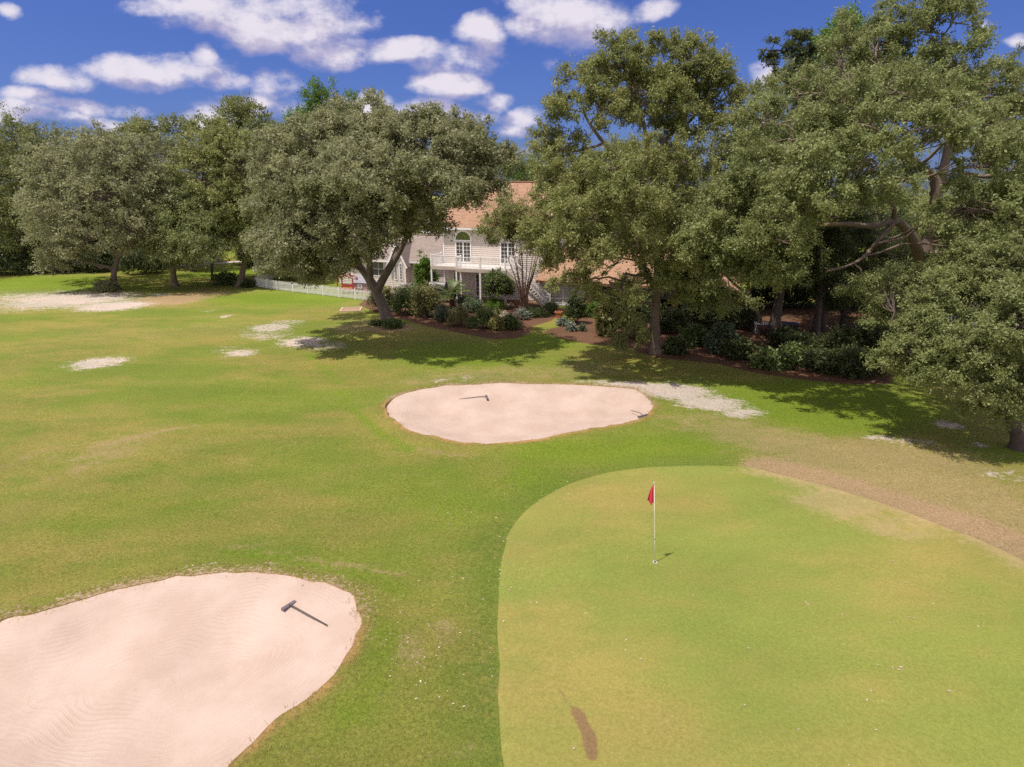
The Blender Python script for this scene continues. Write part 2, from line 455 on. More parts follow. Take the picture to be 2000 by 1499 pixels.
# cut earth lips of the two bunkers (part of the ground)
M_lip = simple('cut_earth', (.34,.215,.09), .95, .5, 5, .8)
for c in (cF, cN):
    q = c; z = height(q, np.maximum(sdf(cF, q), 0) * 0, np.maximum(sdf(cN, q), 0) * 0 + (0 if c is cN else 9), sdf(cG, q))
    if c is cF: z = height(q, np.zeros(len(q)), sdf(cN, q), sdf(cG, q))
    else: z = height(q, sdf(cF, q), np.zeros(len(q)), sdf(cG, q))
    mb = MB(); n = len(q)
    mb.v = [(p[0], p[1], zz + .004) for p, zz in zip(q, z)] + [(p[0], p[1], zz - .3) for p, zz in zip(q, z)]
    mb.f = [(i, (i+1) % n, n + (i+1) % n, n + i) for i in range(n)]
    tag(mb.build('bunker_edge_ground', M_lip), None, None, None, 'structure')

def HZ(px, py):
    x, y = G(px, py)
    return (x, y, H(x, y))

# grass tufts on the rims, one mass nobody could count
def blades(name, pts, mat, hmin, hmax, nb, wid, label):
    n = len(pts) * nb
    p = np.repeat(pts, nb, 0)
    ang = rng.random(n) * 2 * math.pi; lean = rng.random(n) * .9
    h = hmin + rng.random(n) * (hmax - hmin)
    base_ = p.copy(); base_[:, 0] += rng.normal(0, .03, n); base_[:, 1] += rng.normal(0, .03, n)
    tip = base_ + np.stack([np.cos(ang) * lean * h, np.sin(ang) * lean * h, h], 1)
    s = np.stack([-np.sin(ang), np.cos(ang), 0 * ang], 1) * wid / 2
    vv = np.stack([base_ - s, base_ + s, tip], 1).reshape(-1, 3)
    me = bpy.data.meshes.new(name)
    me.vertices.add(len(vv)); me.vertices.foreach_set('co', vv.astype('f').ravel())
    me.loops.add(len(vv)); me.loops.foreach_set('vertex_index', np.arange(len(vv), dtype='i'))
    me.polygons.add(n); me.polygons.foreach_set('loop_start', (np.arange(n) * 3).astype('i'))
    me.attributes.new('tint', 'FLOAT', 'FACE').data.foreach_set('value', rng.random(n).astype('f'))
    me.update(calc_edges=True); me.materials.append(mat)
    return tag(link(name, me), label, None, None, 'stuff')

# ------------------------------------------------------------------ foliage materials
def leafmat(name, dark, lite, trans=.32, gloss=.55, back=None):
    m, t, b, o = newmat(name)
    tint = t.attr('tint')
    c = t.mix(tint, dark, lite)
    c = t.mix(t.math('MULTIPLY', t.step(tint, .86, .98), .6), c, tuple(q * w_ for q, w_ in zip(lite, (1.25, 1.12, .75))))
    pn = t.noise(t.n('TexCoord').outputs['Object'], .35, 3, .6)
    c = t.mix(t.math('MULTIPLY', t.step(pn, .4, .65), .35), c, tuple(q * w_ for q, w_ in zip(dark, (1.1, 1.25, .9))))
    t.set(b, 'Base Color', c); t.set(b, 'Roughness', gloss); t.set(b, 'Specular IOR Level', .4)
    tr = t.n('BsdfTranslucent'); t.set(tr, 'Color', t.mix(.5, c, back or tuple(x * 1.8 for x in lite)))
    mx = t.n('MixShader'); t.set(mx, 0, trans)
    m.node_tree.links.new(b.outputs[0], mx.inputs[1]); m.node_tree.links.new(tr.outputs[0], mx.inputs[2])
    m.node_tree.links.new(mx.outputs[0], o.inputs[0])
    return m
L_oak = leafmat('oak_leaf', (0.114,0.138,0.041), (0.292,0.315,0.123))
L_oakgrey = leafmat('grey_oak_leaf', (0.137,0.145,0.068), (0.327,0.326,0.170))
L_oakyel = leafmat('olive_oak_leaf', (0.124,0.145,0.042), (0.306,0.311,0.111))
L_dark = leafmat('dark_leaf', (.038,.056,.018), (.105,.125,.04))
L_far = leafmat('woodland_leaf', (.10,.12,.038), (.25,.26,.085))
L_bright = leafmat('bright_leaf', (.06,.12,.012), (.15,.24,.03), .3)
L_shrub = leafmat('shrub_leaf', (.06,.095,.024), (.17,.215,.06), .2, .45)
L_teal = leafmat('blue_green_leaf', (.055,.085,.045), (.15,.19,.10), .2, .45)
L_olive = leafmat('dull_olive_leaf', (.11,.115,.035), (.28,.26,.10), .2, .5)
L_silver = leafmat('silver_leaf', (0.126,0.151,0.112), (0.294,0.331,0.264), .15, .5)
L_pale = leafmat('pale_blossom', (.26,.22,.15), (.62,.52,.42), .15, .6)
L_straw = leafmat('straw_grass', (.14,.14,.03), (.36,.33,.12), .3, .5)
L_turf = leafmat('turf_blade', (.22,.19,.05), (.50,.38,.17), .3, .7)
L_red = leafmat('red_new_leaf', (.12,.05,.03), (.26,.12,.07), .25)
M_bark = simple('oak_bark', (.17,.125,.095), .9, .55, 3.0, .9, bscale=9)
M_barkgrey = simple('grey_bark', (.155,.12,.10), .9, .45, 3.0, .8, bscale=9)
M_barkred = simple('smooth_myrtle_bark', (.30,.17,.12), .6, .4, 5, .3)
M_barkdark = simple('dark_bark', (.085,.06,.05), .9, .5, 3.0, .9, bscale=9)

def leafmesh(name, c, d, nrm, L, Wd, tint, mat):
    """N kite-shaped leaves as one mesh"""
    n = len(c)
    d = d / (np.linalg.norm(d, axis=1)[:, None] + 1e-9)
    b = np.cross(nrm, d); b /= (np.linalg.norm(b, axis=1)[:, None] + 1e-9)
    nn = np.cross(d, b)
    L = L[:, None]; Wd = Wd[:, None]
    v = np.empty((n, 4, 3), 'f')
    v[:, 0] = c - d * L * .5
    v[:, 1] = c + b * Wd * .5 + nn * Wd * .14
    v[:, 2] = c + d * L * .5 - nn * L * .08
    v[:, 3] = c - b * Wd * .5 + nn * Wd * .14
    me = bpy.data.meshes.new(name)
    me.vertices.add(n * 4); me.vertices.foreach_set('co', v.ravel())
    me.loops.add(n * 4); me.loops.foreach_set('vertex_index', np.arange(n * 4, dtype='i'))
    me.polygons.add(n); me.polygons.foreach_set('loop_start', (np.arange(n) * 4).astype('i'))
    me.attributes.new('tint', 'FLOAT', 'FACE').data.foreach_set('value', tint.astype('f'))
    me.update(calc_edges=True); me.materials.append(mat)
    return me

def unit(rs, n):
    v = rs.normal(size=(n, 3))
    return v / np.linalg.norm(v, axis=1)[:, None]

def clumps_of(lobes, rs, spacing, shell=.62, gap=.18):
    """clump centres in the lobes, more of them towards the outside; (centre, outward, lobe index)"""
    C_, O_, I_ = [], [], []
    ph = rs.random(6) * 6.28
    for i, (c, r) in enumerate(lobes):
        area = 4.2 * math.pi * ((r[0]*r[1])**1.6 / 3 + (r[0]*r[2])**1.6 / 3 + (r[1]*r[2])**1.6 / 3) ** (1/1.6) / 1.05
        n = max(5, int(area / spacing ** 2 * 1.25))
        u = unit(rs, n); u[:, 2] = np.where(u[:, 2] < -.7, u[:, 2] * -.6, u[:, 2])
        rad = shell + (1.10 - shell) * rs.random(n) ** .7
        far_ = rs.random(n) < .10
        rad = np.where(far_, 1.1 + .32 * rs.random(n), rad)
        p = c + u * rad[:, None] * r
        f = np.sin(p[:, 0] * 1.7 + ph[0]) * np.sin(p[:, 1] * 1.6 + ph[1]) * np.sin(p[:, 2] * 1.9 + ph[2]) + .5 * np.sin(p[:, 0] * 3.9 + ph[3]) * np.sin(p[:, 2] * 4.1 + ph[4])
        keep = f > -.8 + gap * 2.6
        C_.append(p[keep]); O_.append(u[keep]); I_.append(np.full(keep.sum(), i))
    return np.concatenate(C_), np.concatenate(O_), np.concatenate(I_)

def foliage(cc, oo, rs, nleaf, crad, L, mat, name='crown', droop=.0, nt=7, flat=.6, upb=.5):
    n = len(cc)
    cr = crad * (.6 + .8 * rs.random(n))
    w = cr ** 2.2; w /= w.sum()
    k = rs.choice(n, nleaf, p=w)
    tw = unit(rs, n * nt).reshape(n, nt, 3) * 1.0 + oo[:, None, :] * .55 + np.array([0, 0, .15 - droop])
    tw /= np.linalg.norm(tw, axis=2)[..., None]
    tw[..., 2] *= flat
    j = rs.integers(0, nt, nleaf)
    dirn = tw[k, j]
    tt = rs.random(nleaf) ** .9
    R_ = cr[k][:, None]
    c = cc[k] + dirn * (tt[:, None] * 1.15) * R_ + rs.normal(size=(nleaf, 3)) * R_ * .16
    c[:, 2] -= droop * (tt ** 2) * cr[k]
    rn = unit(rs, nleaf)
    nrm = rn * .75 + oo[k] * .4 + np.array([0, -.0, upb])
    d = dirn * .8 + unit(rs, nleaf) * .9 + np.array([0, 0, -.15 - droop])
    nrm /= np.linalg.norm(nrm, axis=1)[:, None]
    Ls = L * (.6 + .8 * rs.random(nleaf))
    tint = np.clip(.62 * rs.random(nleaf) + .38 * rs.random(n)[k], 0, 1)
    return leafmesh(name, c, d, nrm, Ls, Ls * (.42 + .2 * rs.random(nleaf)), tint, mat)

def curve(a, b, rs, sag=.0, wob=.12, k=7, lift=.25):
    a = np.array(a, float); b = np.array(b, float); d = b - a; L = np.linalg.norm(d)
    t = np.linspace(0, 1, k)[:, None]
    ctrl = a + d * .45 + np.array([0, 0, lift * L]) + rs.normal(size=3) * wob * L
    p = (1-t)**2 * a + 2*t*(1-t) * ctrl + t*t * b
    p[1:-1] += rs.normal(size=(k-2, 3)) * .025 * L
    return p

def tree(name, label, loc, leaders, lobes, nleaf, leaf, lmat, bmat, seed, group=None, crad=.62, spacing=.85, shell=.55, gap=.12,
         droop=.1, twigs=True, cat='tree', tw_n=1.0, flat=.7, trunk_name='trunk', crown_name='crown', extra_crowns=()):
    """leaders: list of (points, r0, r1) in world space; lobes: list of (centre, radii)"""
    rs = np.random.default_rng(seed)
    root = thing(name, label, cat, loc, 0, group)
    o = np.array(loc)
    mb = MB()
    allpts = []; allr = []
    for pts, r0, r1 in leaders:
        pts = np.array(pts, float)
        q = [pts[0]]
        for i in range(len(pts) - 1):
            p0, p1, p2, p3 = pts[max(i-1, 0)], pts[i], pts[i+1], pts[min(i+2, len(pts)-1)]
            for t in (.25, .5, .75, 1.0):
                q.append(.5 * ((2*p1) + (-p0+p2)*t + (2*p0-5*p1+4*p2-p3)*t*t + (-p0+3*p1-3*p2+p3)*t**3))
        q = np.array(q); n = len(q)
        rr = r0 + (r1 - r0) * np.linspace(0, 1, n) ** .8
        rr = rr * (1 + .06 * rs.normal(size=n))
        if abs(pts[0][2] - loc[2]) < .4:
            rr[0] *= 1.5; rr[1] *= 1.15; q[0][2] -= .15
        mb.tube(q - o, rr, 10)
        allpts.append(q); allr.append(rr)
    ap = np.concatenate(allpts); ar = np.concatenate(allr)
    cc, oo, ii = clumps_of(lobes, rs, spacing, shell, gap)
    limb_end = {}
    for i, (c, r) in enumerate(lobes):
        dz = c[2] - ap[:, 2]
        cost = np.linalg.norm(ap - c, axis=1) + np.where(dz < .2, 3.0, 0)
        k = int(np.argmin(cost)); 
        if cost[k] > .8:
            pth = curve(ap[k], c, rs, k=8, lift=.12)
            r0 = min(ar[k] * .6, .05 + .022 * np.linalg.norm(ap[k] - c) + .02)
            mb.tube(pth - o, np.linspace(r0, .035, 8), 7)
        else: pth = np.array([ap[k], (ap[k] + c) / 2, c])
        limb_end[i] = pth
    if twigs:
        for j in range(len(cc)):
            if rs.random() > .55 * tw_n: continue
            pth = limb_end[ii[j]]
            a = pth[rs.integers(len(pth) // 2, len(pth))]
            br = curve(a, cc[j], rs, k=5, lift=.05)
            mb.tube(br - o, np.linspace(.035, .008, 5), 4, False)
    mb.build(trunk_name, bmat, root, True)
    me = foliage(cc - o, oo, rs, nleaf, crad, leaf, lmat, crown_name, droop, flat=flat)
    link(crown_name, me, root)
    for lm, frac, nm in extra_crowns:
        me2 = foliage(cc - o, oo, rs, int(nleaf * frac), crad, leaf, lm, nm, droop, flat=flat)
        link(nm, me2, root)
    return root

def LB(Y, lst):
    """lobes given as (px, py, dY, rx px, ry px): real centres and radii"""
    out = []
    for px, py, dY, rx, ry in lst:
        s = MPP(px, py, Y + dY)
        out.append((P(px, py, Y + dY), np.array((rx * s, (rx + ry) * .5 * s, ry * s))))
    return out
def LP(Y, *pts):
    return [P(a, b, Y + c) for a, b, c in pts]

LEAFK = 1.0
# --- the big oak left of the house
g = G(760, 632); Y = g[1]
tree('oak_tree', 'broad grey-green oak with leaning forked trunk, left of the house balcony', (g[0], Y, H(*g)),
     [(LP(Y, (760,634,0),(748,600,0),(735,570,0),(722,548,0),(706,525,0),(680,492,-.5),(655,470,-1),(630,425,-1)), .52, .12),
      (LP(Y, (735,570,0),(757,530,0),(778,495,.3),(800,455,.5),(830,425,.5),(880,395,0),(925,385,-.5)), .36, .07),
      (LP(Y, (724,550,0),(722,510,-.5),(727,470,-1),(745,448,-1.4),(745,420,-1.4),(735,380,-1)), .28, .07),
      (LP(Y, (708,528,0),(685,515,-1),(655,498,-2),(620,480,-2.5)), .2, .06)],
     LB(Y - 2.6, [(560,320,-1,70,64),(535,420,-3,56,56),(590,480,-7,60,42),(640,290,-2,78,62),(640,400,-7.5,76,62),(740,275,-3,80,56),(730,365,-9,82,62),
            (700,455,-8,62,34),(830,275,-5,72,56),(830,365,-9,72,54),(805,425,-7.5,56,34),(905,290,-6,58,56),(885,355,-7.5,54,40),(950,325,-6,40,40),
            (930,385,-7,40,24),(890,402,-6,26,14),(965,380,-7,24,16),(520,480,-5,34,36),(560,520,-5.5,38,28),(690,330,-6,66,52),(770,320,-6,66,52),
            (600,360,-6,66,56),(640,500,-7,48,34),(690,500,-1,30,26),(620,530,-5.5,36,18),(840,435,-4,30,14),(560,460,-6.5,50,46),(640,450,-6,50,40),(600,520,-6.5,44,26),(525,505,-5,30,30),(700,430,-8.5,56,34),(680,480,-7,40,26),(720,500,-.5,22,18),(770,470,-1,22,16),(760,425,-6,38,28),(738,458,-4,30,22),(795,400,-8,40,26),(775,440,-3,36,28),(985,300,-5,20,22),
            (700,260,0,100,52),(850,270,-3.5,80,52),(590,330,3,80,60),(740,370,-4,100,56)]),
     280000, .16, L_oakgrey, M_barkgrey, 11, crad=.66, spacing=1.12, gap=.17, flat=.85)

# --- tall oak right of centre
g = G(1280, 692); Y = g[1]
tree('oak_tree', 'tall oak with straight trunk and open olive crown, right of the stairs', (g[0], Y, H(*g)),
     [(LP(Y, (1280,694,0),(1279,640,0),(1282,580,0),(1284,520,0),(1278,450,0),(1272,380,0),(1268,310,0),(1255,230,0),(1240,160,0)), .36, .07),
      (LP(Y, (1281,560,0),(1262,535,-.3),(1255,500,-.5),(1245,450,-.8),(1230,390,-1)), .17, .05),
      (LP(Y, (1270,310,0),(1292,285,0),(1312,262,.3),(1350,235,.5),(1380,190,.5)), .17, .05),
      (LP(Y, (1270,330,0),(1215,310,0),(1180,280,0),(1145,230,.3),(1130,180,.3)), .17, .05),
      (LP(Y, (1180,280,0),(1130,295,-.3),(1090,290,-.4)), .1, .03)],
     LB(Y, [(1150,150,0,50,50),(1095,215,0,42,40),(1200,125,0,55,52),(1265,125,0,50,50),(1335,115,0,52,48),(1395,155,0,46,46),(1430,190,0,26,34),
            (1180,215,-1,52,40),(1280,200,-1,60,46),(1360,215,0,52,46),(1062,275,0,30,30),(1110,280,0,34,22),(1095,345,-2,60,48),(1180,335,-4.5,66,50),
            (1255,310,-4,60,44),(1335,320,-3,56,54),(1075,410,-3,52,44),(1145,430,-5.5,66,54),(1225,400,-6.5,62,54),(1300,410,-5,52,52),
            (1110,490,-6,48,40),(1175,510,-6.5,42,38),(1150,550,-3,26,18),(1090,460,-2,40,40),(1098,505,-5,34,28),(1055,465,-4,32,28),(1080,455,-4,30,30),(1120,550,-6,42,26),(1195,560,-6,36,26),(1245,480,-6.5,40,40),(1310,495,-6.5,48,44),(1300,560,-2,28,34),(1335,440,-4,40,40),(1265,430,-4,40,40),(1220,590,-.6,26,46),(1230,650,-.4,34,34),(1340,160,1,60,60),(1330,250,1,50,30),
            (1250,200,4,100,70),(1200,380,3,100,70),(1310,350,4,70,70)]),
     250000, .125, L_oakyel, M_bark, 12, crad=.52, spacing=.92, gap=.23, shell=.4, flat=.85)

# --- huge oak on the right
g = G(1790, 720); Y = 33.0; g = (P(1790, 700, Y)[0], Y)
tree('oak_tree', 'huge spreading oak with thick crooked limbs, filling the upper right corner', (g[0], Y, 0),
     [([(g[0], Y, 0)] + LP(Y, (1790,600,0),(1802,540,0),(1812,480,0),(1824,420,0),(1830,375,0),(1822,345,0),(1795,325,-.5),(1740,300,-1)), .6, .12),
      (LP(Y, (1805,530,0),(1785,470,-1),(1762,440,-1.5),(1745,432,-2),(1705,442,-3),(1655,438,-4),(1600,440,-5)), .3, .07),
      (LP(Y, (1748,432,-2),(1715,470,-3),(1690,500,-4),(1660,518,-5),(1615,530,-6)), .15, .04),
      (LP(Y, (1828,380,0),(1850,300,1),(1860,220,1),(1850,140,1),(1840,70,1)), .3, .06),
      (LP(Y, (1795,325,-.5),(1720,260,-1),(1650,240,-2),(1580,230,-2)), .18, .05),
      (LP(Y, (1745,432,-2),(1745,405,-2.5),(1725,385,-3),(1690,378,-4)), .14, .04)],
     LB(Y, [(1560,185,3,60,50),(1640,115,1,62,55),(1715,85,0,64,52),(1795,45,0,62,60),(1862,40,0,42,45),(1855,130,-1,58,56),(1935,165,1,34,30),(1965,190,1,26,22),
            (1750,180,-4,78,60),(1650,215,-5,76,56),(1560,270,-4,66,52),(1490,245,1,52,50),(1490,335,-3,66,56),(1590,335,-7,76,56),(1690,315,-8,76,54),
            (1790,255,-7,76,50),(1880,235,-5,66,56),(1965,255,-4,56,52),(1930,325,-7,76,54),(1910,410,-7,64,54),(1985,420,-8,64,74),(1700,385,-7,52,26),
            (1600,400,-8,70,36),(1530,420,-7,62,36),(1690,560,-5,26,30),(1880,490,-5,50,46),(1950,500,-5,60,50),(1760,360,-3,40,30),(1770,560,1,40,50),
            (2070,200,0,80,70),(2090,340,-3,80,90),(2090,480,-5,80,80),(1700,190,6,140,80),(1850,230,6,130,100),(1600,280,6,90,70)]),
     350000, .12, L_oak, M_bark, 13, crad=.52, spacing=.95, gap=.17, flat=.85)

# --- low near oak at the right edge
g = G(1990, 874); Y = g[1]
tree('oak_tree', 'low oak with dark stout trunk cut by the right edge of the photo', (g[0], Y, H(*g)),
     [(LP(Y, (1990,876,0),(1984,840,0),(1976,810,0),(1985,770,0),(1990,700,.2),(1975,620,.5)), .32, .08),
      (LP(Y, (1978,815,0),(1940,770,0),(1890,720,.3),(1830,690,.5),(1770,690,.7)), .16, .04),
      (LP(Y, (1985,770,0),(2040,700,0),(2080,620,0)), .2, .06)],
     LB(Y, [(1960,560,1,66,50),(1890,590,1,62,46),(1815,640,1,56,46),(1750,695,1,36,30),(1770,730,.6,36,22),(1835,715,0,60,42),(1915,680,-.8,72,50),(1985,640,-1,62,62),
            (1905,765,-1,52,26),(1962,770,-1,50,32),(1790,685,.5,46,40),(1900,800,-.6,26,14),(1960,810,-1,24,12),(2000,500,1.5,60,50),(2060,600,0,80,80),(2080,740,-1,70,60),(1940,620,3,90,60),(2060,560,4,90,90),(1850,560,2,60,50),(1760,620,2,50,50),(1900,520,2,70,50),(1830,680,1,70,60),(1920,720,.5,70,50),(1740,560,3,40,40)]),
     190000, .092, L_oak, M_barkdark, 14, crad=.36, spacing=.58, gap=.14, shell=.45, flat=.85)

# --- oak with thin crooked trunk behind the bed
g = G(1478, 652); Y = g[1]
tree('oak_tree', 'mid-sized oak with thin crooked trunk and low leafy crown, right of the long orange roof', (g[0], Y, 0),
     [(LP(Y, (1478,653,0),(1484,625,0),(1474,600,0),(1464,575,0),(1460,540,-1),(1450,480,-3)), .2, .08),
      (LP(Y, (1464,575,0),(1440,560,-3),(1400,520,-8),(1380,500,-11)), .12, .04), (LP(Y, (1460,545,-1),(1480,500,-6),(1500,480,-11)), .12, .04)],
     LB(Y, [(1375,470,-12,62,46),(1440,455,-13,62,46),(1520,470,-14,62,46),(1350,530,-11,46,34),(1410,540,-12,50,34),(1475,530,-13,46,36),(1535,530,-13,36,30),
            (1370,590,-10,26,22),(1345,570,-10,24,24),(1420,410,-12,62,50),(1350,420,-8,42,42),(1320,480,-9,30,40),(1330,555,-10,40,36),(1395,585,-10,34,24),(1440,590,-9,30,20),(1295,520,-8,34,34),(1450,420,-6,60,50),(1400,480,-5,60,46),(1460,480,0,90,60),(1500,400,0,90,60)]),
     165000, .13, L_oak, M_bark, 15, crad=.54, spacing=.85, gap=.1, flat=.85)

# --- dark evergreen trees under the big oak
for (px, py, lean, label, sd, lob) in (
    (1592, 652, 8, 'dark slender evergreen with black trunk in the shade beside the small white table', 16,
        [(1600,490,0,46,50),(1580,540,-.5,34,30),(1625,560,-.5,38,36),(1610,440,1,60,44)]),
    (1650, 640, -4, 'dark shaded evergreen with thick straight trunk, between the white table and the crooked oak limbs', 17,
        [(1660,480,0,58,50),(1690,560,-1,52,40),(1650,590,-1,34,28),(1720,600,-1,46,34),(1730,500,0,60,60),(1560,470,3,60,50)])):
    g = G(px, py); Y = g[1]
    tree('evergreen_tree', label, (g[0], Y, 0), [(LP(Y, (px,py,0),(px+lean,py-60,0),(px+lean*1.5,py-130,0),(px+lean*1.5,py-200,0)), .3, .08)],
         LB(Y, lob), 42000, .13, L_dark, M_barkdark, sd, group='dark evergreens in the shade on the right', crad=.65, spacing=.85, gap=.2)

# --- oaks on the left
def ltree(px, py, label, lead, lob, n, mat, bm, sd, r0=.3, Y=None, leaf=.24, crad=.75, spacing=1.15, gap=.1, name='oak_tree', extra=(), **kw):
    g = G(px, py)
    if Y is None: Y = g[1]
    else: g = (P(px, py, Y)[0], Y)
    ls = [([(g[0], Y, 0)] + LP(Y, *lead), r0, .08)]
    for q in extra: ls.append((LP(Y, *q), r0 * .55, .05))
    return tree(name, label, (g[0], Y, 0), ls, LB(Y, lob), n, leaf, mat, bm, sd, crad=crad, spacing=spacing, gap=gap, **kw)
ltree(228, 566, 'grey oak with pale curved trunk and drooping crown behind the left white sand patch',
      [(222,540,0),(230,505,0),(237,475,0),(228,430,0),(215,370,0)],
      [(115,330,0,62,50),(200,300,0,66,46),(105,400,-2,54,50),(185,390,-3,76,56),(255,345,0,56,56),(290,310,2,50,46),(180,465,-3,62,40),(255,450,-3,56,44),
       (120,460,-2,42,40),(110,505,-2,32,24),(95,365,-1,40,36),(300,400,0,50,50),(150,500,-1,30,22),(200,340,6,110,60),(150,420,6,90,60)],
      80000, L_oakgrey, M_barkgrey, 21, .36, extra=[((230,505,0),(270,460,-1),(290,420,-1)), ((237,475,0),(190,430,-1),(140,410,-1))], droop=.3)
ltree(342, 560, 'small low oak with short thick straight trunk in a brown bare patch on the left',
      [(338,530,0),(342,505,0),(345,470,0)],
      [(345,430,-3,46,34),(385,440,-3,46,34),(325,465,-4,38,28),(370,480,-5,46,28),(405,485,-4,36,22),(315,495,-3,30,18),(360,405,-2,44,28),(395,505,-4,22,14),(330,515,-3,22,12),(370,440,0,50,36)],
      42000, L_oak, M_bark, 22, .42, leaf=.17, crad=.65, spacing=.85, droop=.35)
ltree(468, 560, 'oak with leaning tan trunk left of the white picket fence end',
      [(474,530,0),(480,490,0),(478,440,0),(465,380,0)],
      [(395,330,1,60,50),(465,310,1,56,50),(450,400,-1,54,46),(485,460,-1,42,40),(420,280,3,56,40),(500,390,0,44,50),(400,395,0,50,40),(440,460,-2,40,30),(505,500,-1,24,22),(450,330,6,90,60),(430,420,5,80,50)],
      70000, L_oakyel, M_bark, 23, .42, extra=[((480,490,0),(440,440,-1),(410,400,-1))])
ltree(415, 548, 'slim dark-trunked young tree between the short thick oak and the leaning tan trunk', [(414,520,0),(420,490,0),(418,440,0)],
      [(420,450,0,40,36),(400,430,0,36,30),(440,430,0,36,30)], 16000, L_oak, M_barkdark, 24, .16)
ltree(48, 528, 'dense dark tree with black trunk at the far left edge', [(46,480,0),(48,430,0),(50,370,0),(55,300,0)],
      [(25,280,0,56,48),(85,285,0,46,36),(10,345,-2,56,52),(75,345,-1,50,46),(10,420,-3,54,46),(70,420,-2,52,46),(30,465,-3,46,24),(110,290,1,30,24),(-60,310,0,60,60),(-60,410,-2,60,60),(40,330,6,90,70),(95,470,0,34,34)],
      62000, L_far, M_barkdark, 25, .6, leaf=.24, crad=1.0, spacing=1.35, name='evergreen_tree')
ltree(150, 528, 'thin young tree with straight dark stem in the reddish mulch behind the drooping grey oak', [(150,500,0),(151,470,0)],
      [(155,450,0,40,30),(140,430,0,36,30)], 9000, L_dark, M_barkdark, 26, .16, leaf=.24)
ltree(378, 530, 'dark leaning trunk with a small crown behind the short thick oak', [(368,505,0),(358,480,0),(350,450,0)],
      [(350,440,0,40,30),(370,420,0,40,30),(330,430,0,36,26)], 12000, L_dark, M_barkdark, 27, .3, leaf=.22)
# --- trees of the wood one can tell apart
def btree(px, base_y, Y, label, lob, n, mat, sd, leaf=.28, crad=1.15, spacing=1.5, r0=.35, name='background_tree', bm=None, **kw):
    x = P(px, 500, Y)[0]; top = max(P(a, b, Y)[2] for a, b, *_ in lob)
    return tree(name, label, (x, Y, 0), [([(x, Y, 0), (x + .2, Y, top * .35), (x - .1, Y, top * .7), (x, Y, top)], r0, .08)], LB(Y, lob), n, leaf, mat, bm or M_barkdark, sd,
                crad=crad, spacing=spacing, **kw)
btree(310, 0, 84, 'dark tree with a ragged flat top rising behind the left oaks', [(290,265,0,44,30),(335,250,0,34,24),(250,270,0,36,26),(365,240,0,18,16),(300,310,-2,80,40),(300,380,0,80,50),(310,450,0,70,50)], 36000, L_far, 31, gap=.2)
btree(478, 0, 84, 'tall rounded tree top between the left oaks and the big grey oak', [(455,225,0,32,24),(495,228,0,34,28),(475,270,-2,50,36),(520,262,0,24,28),(480,340,0,60,60),(490,430,0,50,50)], 34000, L_far, 32, gap=.2)
btree(640, 0, 78, 'feathery light green tree with several pointed tops sticking up behind the big grey oak',
      [(607,205,0,10,34),(625,195,0,10,30),(645,205,0,12,28),(690,205,0,12,26),(670,220,0,20,20),(585,235,0,20,18),(640,245,0,60,26),(640,300,0,70,50),(640,380,0,70,50)], 40000, L_bright, 33, leaf=.24, crad=.7, spacing=.9, flat=1.2)
btree(180, 0, 90, 'low pointed tree top in the gap left of the ragged dark tree', [(178,290,0,14,24),(210,290,0,40,22),(160,310,0,40,22),(190,350,0,60,40)], 18000, L_far, 34)
btree(965, 0, 92, 'bushy tree showing between the big grey oak and the orange roof ridge', [(945,300,0,36,30),(985,320,0,36,26),(960,350,0,60,40),(960,420,0,60,50)], 26000, L_oak, 35)
btree(1022, 0, 110, 'bright green tree peeping over the orange roof ridge', [(1018,335,0,30,16),(1045,325,0,20,16),(1030,370,0,50,30),(1030,430,0,50,40)], 16000, L_bright, 36, leaf=.32)
btree(1625, 0, 44, 'bright green cypress showing behind the top left of the huge right oak', [(1600,115,0,30,30),(1640,80,0,32,30),(1665,55,0,24,20),(1600,180,0,50,50),(1620,280,0,60,60)], 40000, L_bright, 37, leaf=.16, crad=.6, spacing=.85, flat=1.2)
btree(1530, 0, 42, 'sparse twiggy tree top left of the bright green cypress', [(1505,100,0,14,24),(1530,115,0,16,26),(1555,95,0,16,36),(1570,120,0,16,30),(1535,160,0,40,24)], 9000, L_dark, 38, leaf=.14, crad=.4, spacing=.6, gap=.3)
btree(1440, 0, 50, 'leafy tree filling the gap between the tall olive oak and the huge right oak', [(1440,260,0,50,50),(1470,180,0,20,18),(1430,330,0,50,50),(1420,420,0,60,50),(1500,330,0,50,60)], 36000, L_far, 39, leaf=.18, crad=.75, spacing=1.0)
btree(1960, 0, 46, 'tree with thin see-through crown at the right edge behind the huge oak', [(1975,240,0,40,50),(1990,330,0,50,60),(1960,420,0,60,50),(2050,300,0,60,80),(1900,500,0,70,50),(1780,500,0,60,60)], 40000, L_far, 40, leaf=.18, crad=.75, spacing=1.0, gap=.2)
btree(1260, 0, 72, 'wooded tree behind the long orange roof', [(1230,330,0,60,50),(1300,350,0,60,50),(1180,380,0,60,40),(1260,420,0,90,50),(1350,420,0,60,50)], 30000, L_far, 41)
btree(1700, 0, 52, 'shaded tree behind the dark evergreens on the right', [(1680,420,0,80,60),(1600,470,0,80,60),(1720,500,0,70,60),(1520,480,0,60,60)], 30000, L_dark, 42, leaf=.22, crad=.9, spacing=1.2)
btree(560, 0, 86, 'shady tree behind the yard fence, under the left side of the big grey oak', [(545,370,0,70,60),(600,420,0,70,50),(540,450,0,60,40),(660,440,0,60,40)], 26000, L_dark, 43)
btree(230, 0, 88, 'shaded evergreen behind the bare pale trunk', [(200,440,0,60,50),(260,480,0,50,36),(150,480,0,50,30),(290,440,0,50,40)], 22000, L_dark, 44)
btree(1130, 0, 84, 'green tree far behind the right end of the orange roof ridge', [(1100,330,0,50,40),(1150,350,0,50,40),(1120,400,0,60,40)], 16000, L_far, 45)

